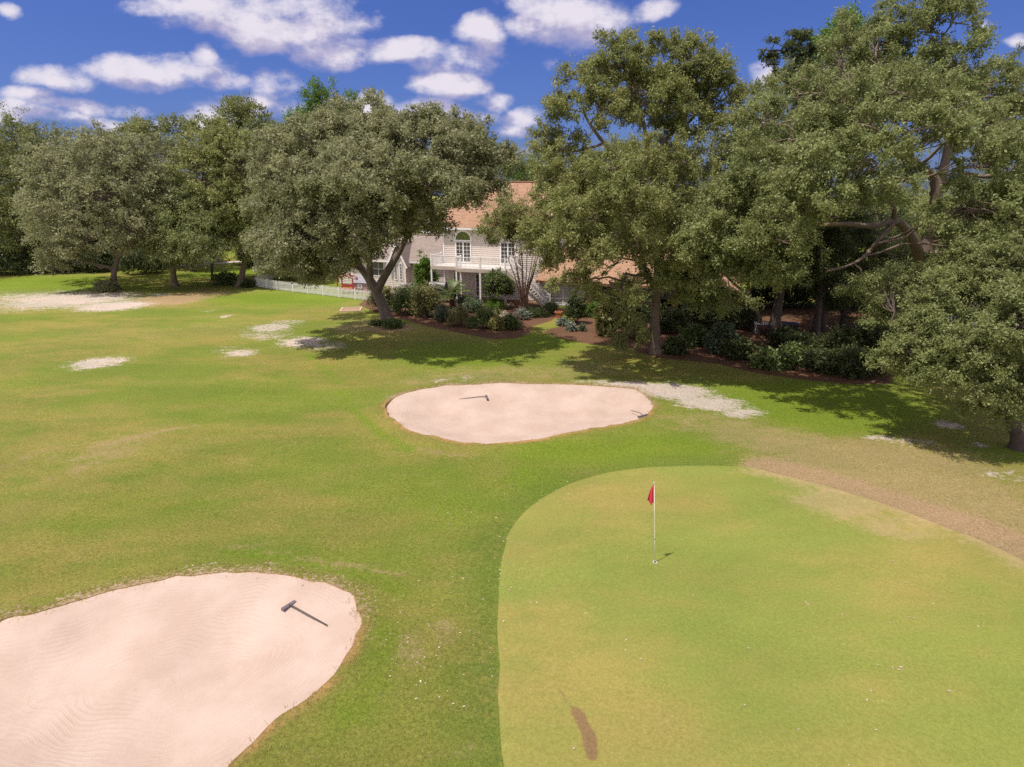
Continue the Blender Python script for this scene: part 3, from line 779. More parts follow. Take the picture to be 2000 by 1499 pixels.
# --- the wood behind, one mass
rs = np.random.default_rng(99)
wl = []; trunks = MB()
for k in range(150):
    x = -140 + 280 * rs.random(); y = 94 + 50 * rs.random()
    if abs(x) > 60 and rs.random() < .5: y = 70 + 40 * rs.random(); 
    if -16 < x < 26 and y < 100: y += 20
    h = 8 + 4.0 * rs.random() + (1.5 if abs(x) > 40 else 0); r = 3.0 + 1.6 * rs.random()
    wl.append((np.array((x, y, h - r * .8)), np.array((r, r, r * .85))))
    wl.append((np.array((x + rs.normal() * 1.5, y + rs.normal(), h * .4)), np.array((r, r, h * .35))))
    wl.append((np.array((x + rs.normal() * 2, y - 1 + rs.normal(), 1.5)), np.array((r * 1.2, r, 2.2))))
    trunks.tube([(x, y, 0), (x + .2, y, h * .5), (x, y, h - r)], [.3, .22, .1], 6)
cc, oo, ii = clumps_of(wl, rs, 2.1, .6, .05)
me = foliage(cc, oo, rs, 300000, 1.6, .5, L_far, 'woodland')
tag(link('woodland', me), 'mass of trees beyond the houses', None, None, 'stuff')
tag(trunks.build('woodland_trunks', M_barkdark), 'trunks of the trees beyond the houses', None, None, 'stuff')

# ------------------------------------------------------------------ shrubs and garden plants
def shrub(px, py, rx, ry, label, mat, n=6000, leaf=.11, name='shrub', seed=None, up=0.0, flat=.8, lobes=None, gap=.05, droop=.0, group=None, crad=None, rnd=.25):
    seed = seed if seed is not None else int(px * 7 + py)
    rs = np.random.default_rng(seed)
    x, y = G(px, py); z = H(x, y)
    s = MPP(px, py, y)
    W_, H_ = rx * s, ry * s * 1.05
    root = thing(name, label, 'shrub' if name != 'ornamental_grass' else 'grass clump', (x, y, z), 0, group)
    lb = []
    for k in range(lobes or 5):
        a = rs.random() * 6.28; q = rs.random() ** .5 * .5
        lb.append((np.array((math.cos(a) * W_ * q, math.sin(a) * W_ * q * .8, up + H_ * (.95 + rs.random() * .25 - rnd))), np.array((W_ * .62, W_ * .55, H_ * .72)) * (.85 + .3 * rs.random())))
    lb.append((np.array((0, 0, up + H_ * .55)), np.array((W_ * .9, W_ * .75, H_ * .55))))
    cr = crad or max(.16, W_ * .24)
    cc, oo, ii = clumps_of(lb, rs, cr * 1.25, .5, gap)
    cc[:, 2] = np.maximum(cc[:, 2], .1 + up * .6)
    st = MB()
    for k in range(5):
        a = rs.random() * 6.28
        st.tube([(.08*math.cos(a), .08*math.sin(a), -.05), (W_*.2*math.cos(a), W_*.2*math.sin(a), H_*.5), (W_*.4*math.cos(a), W_*.4*math.sin(a), up + H_*1.1)], [.03, .022, .01], 5)
    st.build('stem', M_barkdark, root)
    link('foliage', foliage(cc, oo, rs, n, cr, leaf, mat, 'foliage', droop, flat=flat), root)
    return root

SH = 'planting bed below the balcony'
shrub(745, 607, 26, 26, 'loose yellow-green shrub behind the left of the forked oak trunk', L_olive, 5000, .16)
shrub(797, 612, 34, 26, 'wide leafy hedge shrub right of the forked oak trunk', L_shrub, 9000, .14)
shrub(835, 618, 32, 32, 'tall light-topped bush left of the black covered grill', L_olive, 8000, .15)
shrub(832, 572, 21, 40, 'bright glossy column-shaped bush beside the left balcony post', L_bright, 18000, .16, 'tall_shrub')
shrub(866, 627, 20, 18, 'rounded blue-green shrub at the left of the front row', L_teal, 5000, .10)
shrub(899, 635, 25, 20, 'clipped round olive shrub in the middle of the front row', L_olive, 6500, .09)
shrub(921, 641, 11, 13, 'small dark round shrub between the two clipped round ones', L_shrub, 2200, .08)
shrub(946, 641, 24, 22, 'largest clipped round dark shrub in the front row', L_shrub, 6500, .09)
shrub(905, 600, 22, 12, 'low dark shrub behind the palm in front of the house wall', L_teal, 3500, .1)
shrub(925, 610, 24, 15, 'speckled blue-green shrub below the lower house door', L_teal, 4500, .1)
shrub(962, 606, 22, 11, 'low yellow-green hedge under the round clipped tree', L_bright, 4000, .1)
shrub(972, 628, 15, 13, 'thin brownish green bush left of the pale flowering shrub', L_olive, 2500, .1)
shrub(994, 632, 18, 19, 'pale flowering shrub below the crepe myrtle', L_pale, 4000, .10)
shrub(970, 645, 14, 13, 'straw-coloured clump of ornamental grass at the front of the bed', L_straw, 2600, .22, 'ornamental_grass', flat=1.5)
shrub(1000, 643, 17, 14, 'darker grassy clump at the right end of the front row', L_shrub, 3500, .15, flat=1.2)
shrub(1020, 625, 14, 13, 'variegated shrub at the foot of the crepe myrtle', L_silver, 2200, .1)
shrub(1050, 618, 26, 9, 'low dark hedge in the shade beside the stairs', L_dark, 4500, .1)
shrub(1075, 612, 14, 12, 'dark clipped hedge at the bottom of the stairs', L_shrub, 3500, .09)
shrub(1125, 632, 22, 32, 'tall dark airy shrub in front of the white fence right of the stairs', L_dark, 5500, .13)
shrub(1098, 636, 12, 8, 'silver-leaved low plant in the orange mulch, left of its twin', L_silver, 1800, .14, 'silver_plant')
shrub(1113, 646, 11, 9, 'silver-leaved low plant nearest the lawn in the orange mulch', L_silver, 1600, .14, 'silver_plant')
shrub(1138, 647, 7, 8, 'small blue-grey round plant in the orange mulch', L_teal, 900, .08)
shrub(1152, 618, 22, 15, 'bright sunlit hedge below the brown wooden post', L_bright, 5500, .12)
shrub(1188, 655, 24, 36, 'large spiky-leaved plant at the right of the orange mulch', L_olive, 4200, .34, 'yucca_plant', flat=1.5)
shrub(1208, 640, 20, 30, 'dark bush left of the tall straight trunk', L_dark, 5500, .14)
shrub(1310, 650, 28, 26, 'dark bush right of the tall straight trunk', L_dark, 5500, .15)
shrub(1352, 674, 26, 22, 'glossy big-leaved shrub left of the pale-blotched one', L_shrub, 3600, .24, 'big_leaf_shrub', gap=.15)
shrub(1408, 688, 30, 28, 'glossy big-leaved shrub with pale blotched leaves, in the shade', L_teal, 3800, .25, 'big_leaf_shrub', gap=.15)
shrub(1505, 718, 36, 18, 'broad low shrub of big sunlit leaves beside the crooked thin trunk', L_shrub, 3600, .24, 'big_leaf_shrub')
shrub(1610, 726, 40, 24, 'dark groundcover bush at the lawn edge in deep shade', L_dark, 6500, .15)
shrub(1680, 735, 46, 30, 'large dark bush next to the low near oak branches', L_dark, 8000, .15)
shrub(1570, 690, 36, 20, 'shaded low bush below the black-trunked evergreen', L_dark, 5000, .15)
shrub(1738, 640, 20, 20, 'sunlit yellow-green bush beyond the dark shade on the right', L_bright, 3000, .16)
shrub(1950, 660, 26, 20, 'sunlit yellow-green bush behind the low near oak', L_bright, 3500, .15)
shrub(1440, 640, 34, 26, 'dark bush behind the big-leaved shrubs', L_dark, 5500, .16)
shrub(1255, 625, 40, 20, 'shadowy hedge below the long orange roof', L_dark, 6000, .16)
shrub(212, 570, 21, 12, 'dark grey-green bush hugging the pale curved trunk', L_oakgrey, 5000, .14)
shrub(440, 557, 26, 13, 'dark glossy shrub left of the leaning tan trunk', L_shrub, 4000, .18)
shrub(484, 562, 12, 9, 'dark low shrub right of the leaning tan trunk', L_dark, 2000, .15)
shrub(590, 545, 42, 36, 'big sunlit olive shrub in the yard behind the picket fence', L_oakgrey, 14000, .17, gap=.12)
shrub(770, 640, 20, 9, 'leafy growth around the foot of the forked oak', L_shrub, 3000, .12)
shrub(735, 636, 12, 6, 'small leafy sprouts left of the foot of the forked oak', L_shrub, 1400, .12)
shrub(650, 540, 30, 22, 'dark bush in the yard beneath the big grey oak', L_dark, 5000, .2)
shrub(540, 530, 20, 12, 'small dark bush by the far fence', L_dark, 2000, .18)
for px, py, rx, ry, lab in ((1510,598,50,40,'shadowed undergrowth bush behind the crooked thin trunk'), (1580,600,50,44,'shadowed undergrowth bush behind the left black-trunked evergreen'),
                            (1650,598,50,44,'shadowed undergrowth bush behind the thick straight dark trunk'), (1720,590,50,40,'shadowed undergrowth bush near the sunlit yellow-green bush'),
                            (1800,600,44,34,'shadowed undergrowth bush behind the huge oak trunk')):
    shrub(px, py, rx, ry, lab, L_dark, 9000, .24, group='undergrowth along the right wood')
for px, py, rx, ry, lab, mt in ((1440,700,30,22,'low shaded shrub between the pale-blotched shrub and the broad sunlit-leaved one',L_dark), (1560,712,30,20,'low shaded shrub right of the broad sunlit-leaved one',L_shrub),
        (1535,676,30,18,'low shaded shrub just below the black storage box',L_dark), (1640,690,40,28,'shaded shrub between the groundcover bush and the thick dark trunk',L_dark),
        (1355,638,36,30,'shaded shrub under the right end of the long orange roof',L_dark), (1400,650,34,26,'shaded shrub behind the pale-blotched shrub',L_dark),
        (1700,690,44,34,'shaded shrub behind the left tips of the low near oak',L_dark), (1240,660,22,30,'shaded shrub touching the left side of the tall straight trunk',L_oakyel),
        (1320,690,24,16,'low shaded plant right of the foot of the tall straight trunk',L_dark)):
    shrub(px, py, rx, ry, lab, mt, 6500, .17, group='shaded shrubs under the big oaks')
for px, py, rx, ry, lab in ((20,536,50,24,'dark bush standing in for shade in front of the undergrowth at the far left edge'),(118,533,44,24,'dark bush standing in for shade under the drooping left side of the curved-trunk oak'),(190,531,36,26,'dark bush standing in for shade behind the foot of the pale curved trunk'),(285,534,44,26,'dark bush standing in for shade left of the small low oak trunk'),(310,512,50,34,'dark bush standing in for shade between the small low oak and the curved trunk'),(70,506,60,36,'dark bush standing in for shade behind the black trunk at far left'),(240,508,60,34,'dark bush standing in for shade in front of the pinkish-roofed house'),(500,516,30,22,'dark bush standing in for shade at the left end of the far fence'),(270,520,50,22,'shadowed undergrowth bush behind the short thick oak'), (190,515,50,22,'shadowed undergrowth bush behind the pale curved trunk'),  # added dark-leaved bushes stand in for shade under the left trees
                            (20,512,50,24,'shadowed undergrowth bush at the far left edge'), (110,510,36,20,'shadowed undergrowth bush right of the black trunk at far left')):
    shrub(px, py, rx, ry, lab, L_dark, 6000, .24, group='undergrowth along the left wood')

# round clipped tree with white trunk
g = G(968, 603); Y = g[1]
tree('topiary_tree', 'small tree with clipped round crown and short white-painted trunk before the house', (g[0], Y, H(*g)),
     [(LP(Y, (968,604,0),(968,590,0),(969,575,0)), .1, .06)], LB(Y, [(975,560,0,24,24),(962,555,-.3,16,18),(986,566,0,16,16),(972,548,.2,20,12)]), 16000, .13, L_shrub,
     simple('white_trunk_paint', (.55,.5,.48), .8, .3, 6), 61, crad=.3, spacing=.38, gap=.0)
# crepe myrtle
g = G(1026, 606); Y = g[1]
rs = np.random.default_rng(5)
leads = []
for k in range(11):
    tx = 985 + 80 * (k + .5) / 11 + rs.normal() * 4; top = 470 + rs.random() * 25
    dy = rs.normal() * .6
    leads.append((LP(Y, (1020 + k * 1.2, 606, dy * .1), (1018 + (tx - 1000) * .22, 575, dy * .4), (1026 + (tx - 1026) * .55, 535, dy * .8), (tx, top, dy)), .075, .025))
tree('crepe_myrtle', 'crepe myrtle with a fan of many slim reddish stems beside the stairs', (g[0], Y, H(*g)), leads,
     LB(Y - 2.6, [(965,440,0,36,22),(1005,420,0,40,28),(1045,440,0,40,30),(1035,480,0,34,20),(985,462,-.5,32,16),(1070,420,0,30,30),(950,455,-.6,18,10),(985,395,.6,28,16),(1010,450,1.5,50,30)]),
     26000, .13, L_oakyel, M_barkred, 62, crad=.5, spacing=.7, gap=.12, trunk_name='stems')
# sago palm
x, y, z = HZ(883, 604)
pr = thing('sago_palm', 'dark sago palm with arching fronds in front of the balcony', 'palm', (x, y, z))
rs = np.random.default_rng(8)
MB().tube([(0,0,-.1),(0,0,.5),(.02,0,1.05)], [.24,.24,.2], 10).build('trunk', M_barkdark, pr)
c_, d_, n_, l_ = [], [], [], []
stem = MB()
for k in range(46):
    a = k * 2.399; el = R(8 + 72 * ((k * 7) % 46) / 46); Lf = 1.75 + .35 * rs.random()
    pp = [np.array((0, 0, 1.02))]; e = el
    for q in range(9):
        pp.append(pp[-1] + Lf / 9 * np.array((math.cos(a) * math.cos(e), math.sin(a) * math.cos(e), math.sin(e)))); e -= .11
    stem.tube(pp, np.linspace(.014, .004, 10), 4, False)
    side = np.array((-math.sin(a), math.cos(a), 0))
    for q in range(1, 10):
        for s in (-1, 1):
            for h_ in (0, .5):
                p0 = pp[q] if h_ == 0 or q == 9 else (pp[q] + pp[q+1]) / 2
                dd = side * s + (pp[q] - pp[q-1]) / np.linalg.norm(pp[q] - pp[q-1]) * .6 + np.array((0, 0, .25))
                c_.append(p0 + dd * .12); d_.append(dd); n_.append(np.cross(side * s, pp[q] - pp[q-1]) + np.array((0, 0, .01))); l_.append(.32)
link('fronds', leafmesh('fronds', np.array(c_), np.array(d_), np.array(n_), np.array(l_), np.array(l_) * .22, rs.random(len(c_)), L_shrub), pr)
stem.build('frond_ribs', M_barkdark, pr)

# tufts
pts = []
for c, step in ((cF, 1), (cN, 1)):
    mid = c.mean(0); top = c[:, 1].max()
    for p in c:
        soft = sstep(np.array([(p[1] - mid[1]) / (top - mid[1])]), .0, .6)[0]
        for _ in range(int(2 + 4 * soft + rng.random())):
            o_ = rng.normal() * .22 + .12
            v = p + (p - mid) / np.linalg.norm(p - mid) * o_ + rng.normal(size=2) * .1
            pts.append(v)
pts = np.array(pts); bq = np.minimum(sdf(cF, pts), sdf(cN, pts))
hz = height(pts, np.maximum(sdf(cF, pts), 0), np.maximum(sdf(cN, pts), 0), sdf(cG, pts))
ok = bq > -.2
pts3 = np.column_stack([pts, hz - np.where(bq < 0, .06, .0)])[ok]
blades('grass_tufts', pts3, L_turf, .025, .085, 7, .013, 'straggly grass tufts on the bunker rims')

# rough grass between near bunker and green
q = grid(-14, 5, 5, 24, .085, .5)
dN, dG_, dF_ = sdf(cN, q), sdf(cG, q), sdf(cF, q)
dens = np.sin(q[:, 0] * 1.3 + 2 * np.sin(q[:, 1] * .7)) * np.sin(q[:, 1] * 1.1) * .5 + .5
vis = (np.abs(q[:, 0]) < .9 * q[:, 1] + 1)
ok = (dN > .15) & (dG_ > .05) & (dF_ > .2) & (rng.random(len(q)) < .25 + .55 * dens) & vis
q = q[ok]
blades('rough_grass', np.column_stack([q, height(q, sdf(cF, q), sdf(cN, q), sdf(cG, q))]),
       leafmat('rough_blade', (.17,.21,.025), (.34,.31,.07), .35, .7), .012, .04, 4, .012, 'short rough grass between the near bunker and the green')

# fallen leaves on the green and its collar
lp = []
def scat(px, py, sx, sy, n):
    for _ in range(n):
        a, b = px + rng.normal() * sx, py + rng.normal() * sy
        lp.append(G(a, b))
scat(985, 1120, 12, 60, 26); scat(900, 1230, 60, 60, 50); scat(800, 1280, 30, 40, 25); scat(1050, 960, 60, 25, 20); scat(900, 1000, 90, 60, 24); scat(1450, 1060, 300, 100, 26)
scat(1580, 1185, 5, 2, 4); scat(1755, 1310, 10, 3, 10); scat(1855, 1356, 6, 2, 5); scat(1778, 1213, 4, 1, 3); scat(1745, 1104, 6, 1, 3); scat(1820, 1185, 30, 10, 6); scat(1400, 1300, 250, 100, 20); scat(400, 950, 300, 120, 16)
lp = np.array(lp); n = len(lp)
lz = height(lp, sdf(cF, lp), sdf(cN, lp), sdf(cG, lp)) + .012
lsz = .03 + .045 * rng.random(n)
tag(link('fallen_leaves', leafmesh('fallen_leaves', np.column_stack([lp, lz]), np.column_stack([rng.normal(size=(n, 2)), np.zeros(n)]), np.tile((0, 0, 1.0), (n, 1)) + rng.normal(size=(n, 3)) * .15,
    lsz, lsz * .6, rng.random(n), leafmat('dead_leaf', (.35,.24,.16), (.62,.5,.42), .1, .6))), 'pale fallen leaves scattered on the turf', None, None, 'stuff')

# ------------------------------------------------------------------ flagstick and hole
M_white = simple('white_paint', (.72,.7,.68), .45, .06, 3)
M_pole = simple('flagstick_white', (.78,.74,.62), .35, .08, 3)
M_black = simple('black_plastic', (.035,.03,.035), .4, .3, 8)
M_red = simple('red_flag_cloth', (.62,.035,.075), .75, .12, 8, .1)
x, y = G(1279, 1102); z = H(x, y)
fs = thing('flagstick', 'white golf flagstick with limp red flag standing in the hole on the green', 'golf flag', (x, y, z))
tilt = (-.2, 0.0)
def ft(h): return (tilt[0] * h / 2.42, tilt[1] * h / 2.42, h)
MB().tube([ft(-.1), ft(.7), ft(1.4), ft(2.40)], [.0125, .0115, .0105, .008], 10).build('pole', M_pole, fs, True)
MB().tube([ft(.72), ft(.74)], .016, 10).build('ferrule', M_black, fs)
MB().tube([ft(2.40), ft(2.425), ft(2.44)], [.014, .016, .006], 10).build('finial', M_white, fs, True)
# limp flag: a cloth hanging in folds from the top of the pole
mb = MB(); nu, nv = 15, 16
for j in range(nv):
    v = j / (nv - 1)
    for i in range(nu):
        u = i / (nu - 1)
        wid = .03 + .155 * v ** .75
        hang = .60 * v + .07 * u * (1 - v) - .09 * v * abs(u - .0) * (1 if u > .55 else .35)
        if v > .9: hang -= .03 * math.sin(u * 9)
        fold = .03 * math.sin(u * 8.5 + v * 1.3) * (.25 + v)
        c = ft(2.395 - hang)
        mb.v.append((c[0] - .010 - wid * u, c[1] + fold - .012, c[2]))
for j in range(nv - 1):
    for i in range(nu - 1):
        a = j * nu + i; mb.f.append((a, a + 1, a + nu + 1, a + nu))
fl = mb.build('flag', M_red, fs, True)
so = fl.modifiers.new('thickness', 'SOLIDIFY'); so.thickness = .003
M_hole = simple('hole_shade_and_soil', (.03,.025,.02), .9, .2, 5)
cup = thing('golf_hole', 'white-rimmed cup in the green at the foot of the flagstick', 'golf hole', (x, y, z))
mb = MB()
for k in range(20):
    a0, a1 = 2*math.pi*k/20, 2*math.pi*(k+1)/20
    b = len(mb.v)
    mb.v += [(r*math.cos(a), r*math.sin(a), .006) for a in (a0, a1) for r in (.045, .062)]
    mb.f.append((b, b+1, b+3, b+2))
mb.build('rim', M_white, cup)
MB().lathe((0,0,0), [(.001,.004),(.045,.0045)], 20).build('cup_shadow_floor', M_hole, cup)  # flat dark disc, the shade inside the cup put into its colour

# ------------------------------------------------------------------ rakes
M_rake = simple('rake_grey', (.13,.10,.115), .35, .2, 8)
M_handle = simple('rake_handle', (.075,.06,.045), .5, .3, 8)
def sand_h(x, y):
    q = np.array([[x, y]]); b1, b2, g_ = sdf(cF, q), sdf(cN, q), sdf(cG, q)
    e = height(q, np.maximum(b1, 0), np.maximum(b2, 0), g_)
    b = min(b1[0], b2[0]); return float(e[0] - .05 - .38 * sstep(np.array([-b]), 0, 2.2)[0])
def rake(h0, h1, hb, end, label, hw):
    def on_sand(p):
        zz = -.2
        for _ in range(6): zz = sand_h(*G(*p, zz)) + .04
        return np.array(G(*p, zz))
    a = on_sand(h0); b = on_sand(h1); e = on_sand(end); c = (a + b) / 2
    d = b - a; d /= np.linalg.norm(d)
    if hw: a, b = c - d * hw / 2, c + d * hw / 2
    zc = sand_h(*c); ze = sand_h(*e)
    rt = thing('bunker_rake', label, 'rake', (c[0], c[1], zc), 0, 'bunker rakes')
    hm = MB(); aa, bb = a - c, b - c
    hm.bar((*aa, .055), (*bb, .055), .10, .045)
    hm.build('head', M_rake, rt)
    tm = MB(); dirh = (e - c) / np.linalg.norm(e - c)
    n = 15
    for i in range(n):
        p = aa + (bb - aa) * (i + .5) / n
        q = p - dirh * .04
        tm.bar((q[0], q[1], .05), (q[0] - dirh[0]*.02, q[1] - dirh[1]*.02, -.01), .012, .012)
    tm.build('teeth', M_black, rt)
    MB().tube([(dirh[0]*.02, dirh[1]*.02, .085), (dirh[0]*.3, dirh[1]*.3, .09), (*(e - c), ze - zc + .03)], [.02, .017, .015], 8).build('handle', M_handle, rt, True)
rake((552,1195), (577,1173), None, (639,1221), 'grey rake lying in the near bunker, its handle pointing to the right', None)
rake((949,771), (952,782), None, (896,780), 'rake near the top edge of the far bunker with its handle pointing left', .62)
rake((1248,815), (1263,811), None, (1233,802), 'rake at the right tip of the far bunker', .62)

# ------------------------------------------------------------------ house
ANG = 20
HO = (-6.67, 59.66, 0.0)
def siding(name, col):
    m, t, b, o = newmat(name)
    pos = t.n('TexCoord').outputs['Object']
    c = t.mix(t.noise(pos, 1.2, 5, .6), tuple(x * .9 for x in col), col)
    c = t.mix(t.math('MULTIPLY', t.step(t.noise(t.vmath('MULTIPLY', pos, (3, 3, .4)), 2, 5, .7), .6, .8), .3), c, tuple(x * .7 for x in col))
    t.set(b, 'Base Color', c); t.set(b, 'Roughness', .6)
    return m
M_side = siding('cream_siding', (.68,.60,.545))
M_sidegrey = siding('grey_siding', (.50,.46,.46))
M_trim = simple('white_trim', (.84,.81,.80), .5, .06, 2)
def roofmat(name, c0, c1, c2):
    m, t, b, o = newmat(name)
    uv = t.n('UVMap').outputs[0]
    br = t.n('TexBrick', Scale=1.0); br.offset = .5
    t.set(br, 'Vector', uv); t.set(br, 'Mortar Size', .012); t.set(br, 'Brick Width', .42); t.set(br, 'Row Height', .19)
    t.set(br, 'Color1', c0); t.set(br, 'Color2', c1); t.set(br, 'Mortar', tuple(x * .55 for x in c0)); t.set(br, 'Bias', 0.0)
    c = t.mix(t.math('MULTIPLY', t.step(t.noise(uv, 3.0, 5, .75), .45, .75), .6), br.outputs[0], c2)
    c = t.mix(t.math('MULTIPLY', t.step(t.noise(uv, .5, 4, .6), .5, .8), .35), c, tuple(x * .65 for x in c0))
    t.set(b, 'Base Color', c); t.set(b, 'Roughness', .9); t.set(b, 'Specular IOR Level', .2)
    t.set(b, 'Normal', t.bump(br.outputs[1], -.6, .03))
    return m
M_roof = roofmat('terracotta_shingle', (.31,.18,.115), (.375,.225,.15), (.43,.275,.19))
M_roofgrey = roofmat('pinkish_and_shaded_shingle', (.235,.19,.17), (.29,.235,.205), (.33,.265,.235))  # greyer shingle copy; on the left wing the oak's shade is its colour
def glass(name, col):
    m, t, b, o = newmat(name)
    pos = t.n('TexCoord').outputs['Object']
    t.set(b, 'Base Color', t.mix(t.noise(pos, 2.5, 4), col, tuple(x * 2.2 for x in col))); t.set(b, 'Roughness', .06); t.set(b, 'Specular IOR Level', .8)
    return m
M_glass = glass('window_glass', (.035,.035,.04))
M_glassg = glass('painted_green_reflection_glass', (.055,.075,.02))  # the green reflection is put into the glass colour
M_deck = simple('weathered_deck_wood', (.50,.42,.35), .7, .2, 3, .2)
M_deckwhite = simple('deck_white_paint', (.68,.63,.60), .6, .1, 3)
M_iron = simple('baluster_white', (.80,.77,.75), .5, .08, 3)
M_darkroom = simple('dark_interior', (.02,.016,.016), .9, .2, 2)
M_brownwood = simple('brown_stained_wood', (.20,.10,.055), .7, .35, 4, .3)

def mesh_uv(name, quads, mat, parent):
    """sloped planes with a metre-scaled uv; quads of (4 points) become one thick slab mesh"""
    me = bpy.data.meshes.new(name); v = []; f = []; uv = []
    for q, th in quads:
        q = [Vector(p) for p in q]
        n = (q[1] - q[0]).cross(q[3] - q[0]).normalized()
        ux = (q[1] - q[0]).normalized(); uy = n.cross(ux)
        b = len(v)
        v += [tuple(p) for p in q] + [tuple(p - n * th) for p in q]
        k = len(q)
        fs_ = [tuple(range(b, b + k)), tuple(range(b + 2*k - 1, b + k - 1, -1))] + [(b + i, b + k + i, b + k + (i+1) % k, b + (i+1) % k) for i in range(k)]
        for ff in fs_:
            f.append(ff)
            for i in ff:
                d = Vector(v[i]) - q[0]; uv += [d.dot(ux), d.dot(uy)]
    me.from_pydata(v, [], f)
    l = me.uv_layers.new(name='UVMap'); l.data.foreach_set('uv', uv)
    me.materials.append(mat); me.update()
    return link(name, me, parent)

def lap(mb, a, b, z0, z1, out, step=.19, gab=None):
    """lap siding on the vertical plane a-b (xy), 'out' the outward normal"""
    a = np.array(a, float); b = np.array(b, float); o_ = np.array(out, float); L = np.linalg.norm(b - a); d = (b - a) / L
    z = z0
    while z < z1 - 1e-6:
        zt = min(z + step, z1); s0, s1 = 0.0, L
        if gab:
            s0, s1 = gab(z + step * .5)
            if s1 - s0 < .05: break
        p0, p1 = a + d * s0, a + d * s1
        lo, hi = o_ * .034, o_ * .010
        q = [(*(p0 + lo), z), (*(p1 + lo), z), (*(p1 + hi), zt), (*(p0 + hi), zt), (*p0, z), (*p1, z)]
        mb.add(q, [(0, 1, 2, 3), (4, 5, 1, 0)])
        z = zt

def gable_block(parent, u0, u1, w0, w1, eave, ridge, wm, rm, ov=.45, along='u', clap=True, roofpart='roof', capmat=None):
    mb = MB()
    if along == 'u':
        wm_ = (w0 + w1) / 2
        v = [(u0,w0,0),(u1,w0,0),(u1,w1,0),(u0,w1,0),(u0,w0,eave),(u1,w0,eave),(u1,w1,eave),(u0,w1,eave),(u0,wm_,ridge-.1),(u1,wm_,ridge-.1)]
        mb.add(v, [(0,1,5,4),(2,3,7,6),(1,2,6,9,5),(3,0,4,8,7),(4,5,9,8),(6,7,8,9)])
        if clap:
            lap(mb, (u0, w0), (u1, w0), .12, eave, (0, -1))
            gb = lambda z: (0, w1 - w0) if z < eave else ((w1-w0)/2 - (w1-w0)/2*(ridge-.15-z)/(ridge-.15-eave), (w1-w0)/2 + (w1-w0)/2*(ridge-.15-z)/(ridge-.15-eave))
            lap(mb, (u0, w1), (u0, w0), .12, ridge - .15, (-1, 0), gab=gb)
            lap(mb, (u1, w0), (u1, w1), .12, ridge - .15, (1, 0), gab=gb)
        wall = mb.build('wall', wm, parent)
        sl = (ridge - eave) / (wm_ - w0); e2 = eave - sl * ov
        a, b = u0 - ov, u1 + ov
        rf = mesh_uv(roofpart, [([(a, w0-ov, e2+.12), (b, w0-ov, e2+.12), (b, wm_, ridge+.12), (a, wm_, ridge+.12)], .12),
                           ([(b, w1+ov, e2+.12), (a, w1+ov, e2+.12), (a, wm_, ridge+.12), (b, wm_, ridge+.12)], .12)], rm, parent)
        MB().bar((a, wm_, ridge+.135), (b, wm_, ridge+.135), .3, .06).build('ridge_cap', capmat or rm2, rf)
        fa = MB().box(a+.02, b-.02, w0-ov-.035, w0-ov-.003, e2-.09, e2+.10)
        fa.box(a+.02, b-.02, w0-ov, w0-.005, e2-.06, e2-.03)
        for uu in (a - .03, b + .005):
            fa.bar((uu+.012, w0-ov, e2+.02), (uu+.012, wm_, ridge+.02), .025, .18)
            fa.bar((uu+.012, w1+ov, e2+.02), (uu+.012, wm_, ridge+.02), .025, .18)
        fa.build('fascia', M_trim, rf)
    else:
        um = (u0 + u1) / 2
        v = [(u0,w0,0),(u1,w0,0),(u1,w1,0),(u0,w1,0),(u0,w0,eave),(u1,w0,eave),(u1,w1,eave),(u0,w1,eave),(um,w0,ridge-.1),(um,w1,ridge-.1)]
        mb.add(v, [(0,1,5,8,4),(2,3,7,9,6),(1,2,6,5),(3,0,4,7),(4,8,9,7),(5,6,9,8)])
        hw = (u1 - u0) / 2
        gb = lambda z: (0, u1 - u0) if z < eave else (hw - hw*(ridge-.15-z)/(ridge-.15-eave), hw + hw*(ridge-.15-z)/(ridge-.15-eave))
        if clap: lap(mb, (u0, w0), (u1, w0), .12, ridge - .15, (0, -1), gab=gb)
        wall = mb.build('wall', wm, parent)
        sl = (ridge - eave) / hw; e2 = eave - sl * ov
        rf = mesh_uv(roofpart, [([(u0-ov, w1, e2+.1), (u0-ov, w0-ov, e2+.1), (um, w0-ov, ridge+.1), (um, w1, ridge+.1)], .1),
                           ([(u1+ov, w0-ov, e2+.1), (u1+ov, w1, e2+.1), (um, w1, ridge+.1), (um, w0-ov, ridge+.1)], .1)], rm, parent)
        fa = MB().bar((u0-ov, w0-ov-.015, e2+.0), (um, w0-ov-.015, ridge), .03, .2).bar((u1+ov, w0-ov-.015, e2), (um, w0-ov-.015, ridge), .03, .2)
        fa.build('fascia', M_trim, rf)
    return wall
rm2 = simple('ridge_cap_tile', (.5,.29,.19), .9, .2, 4)

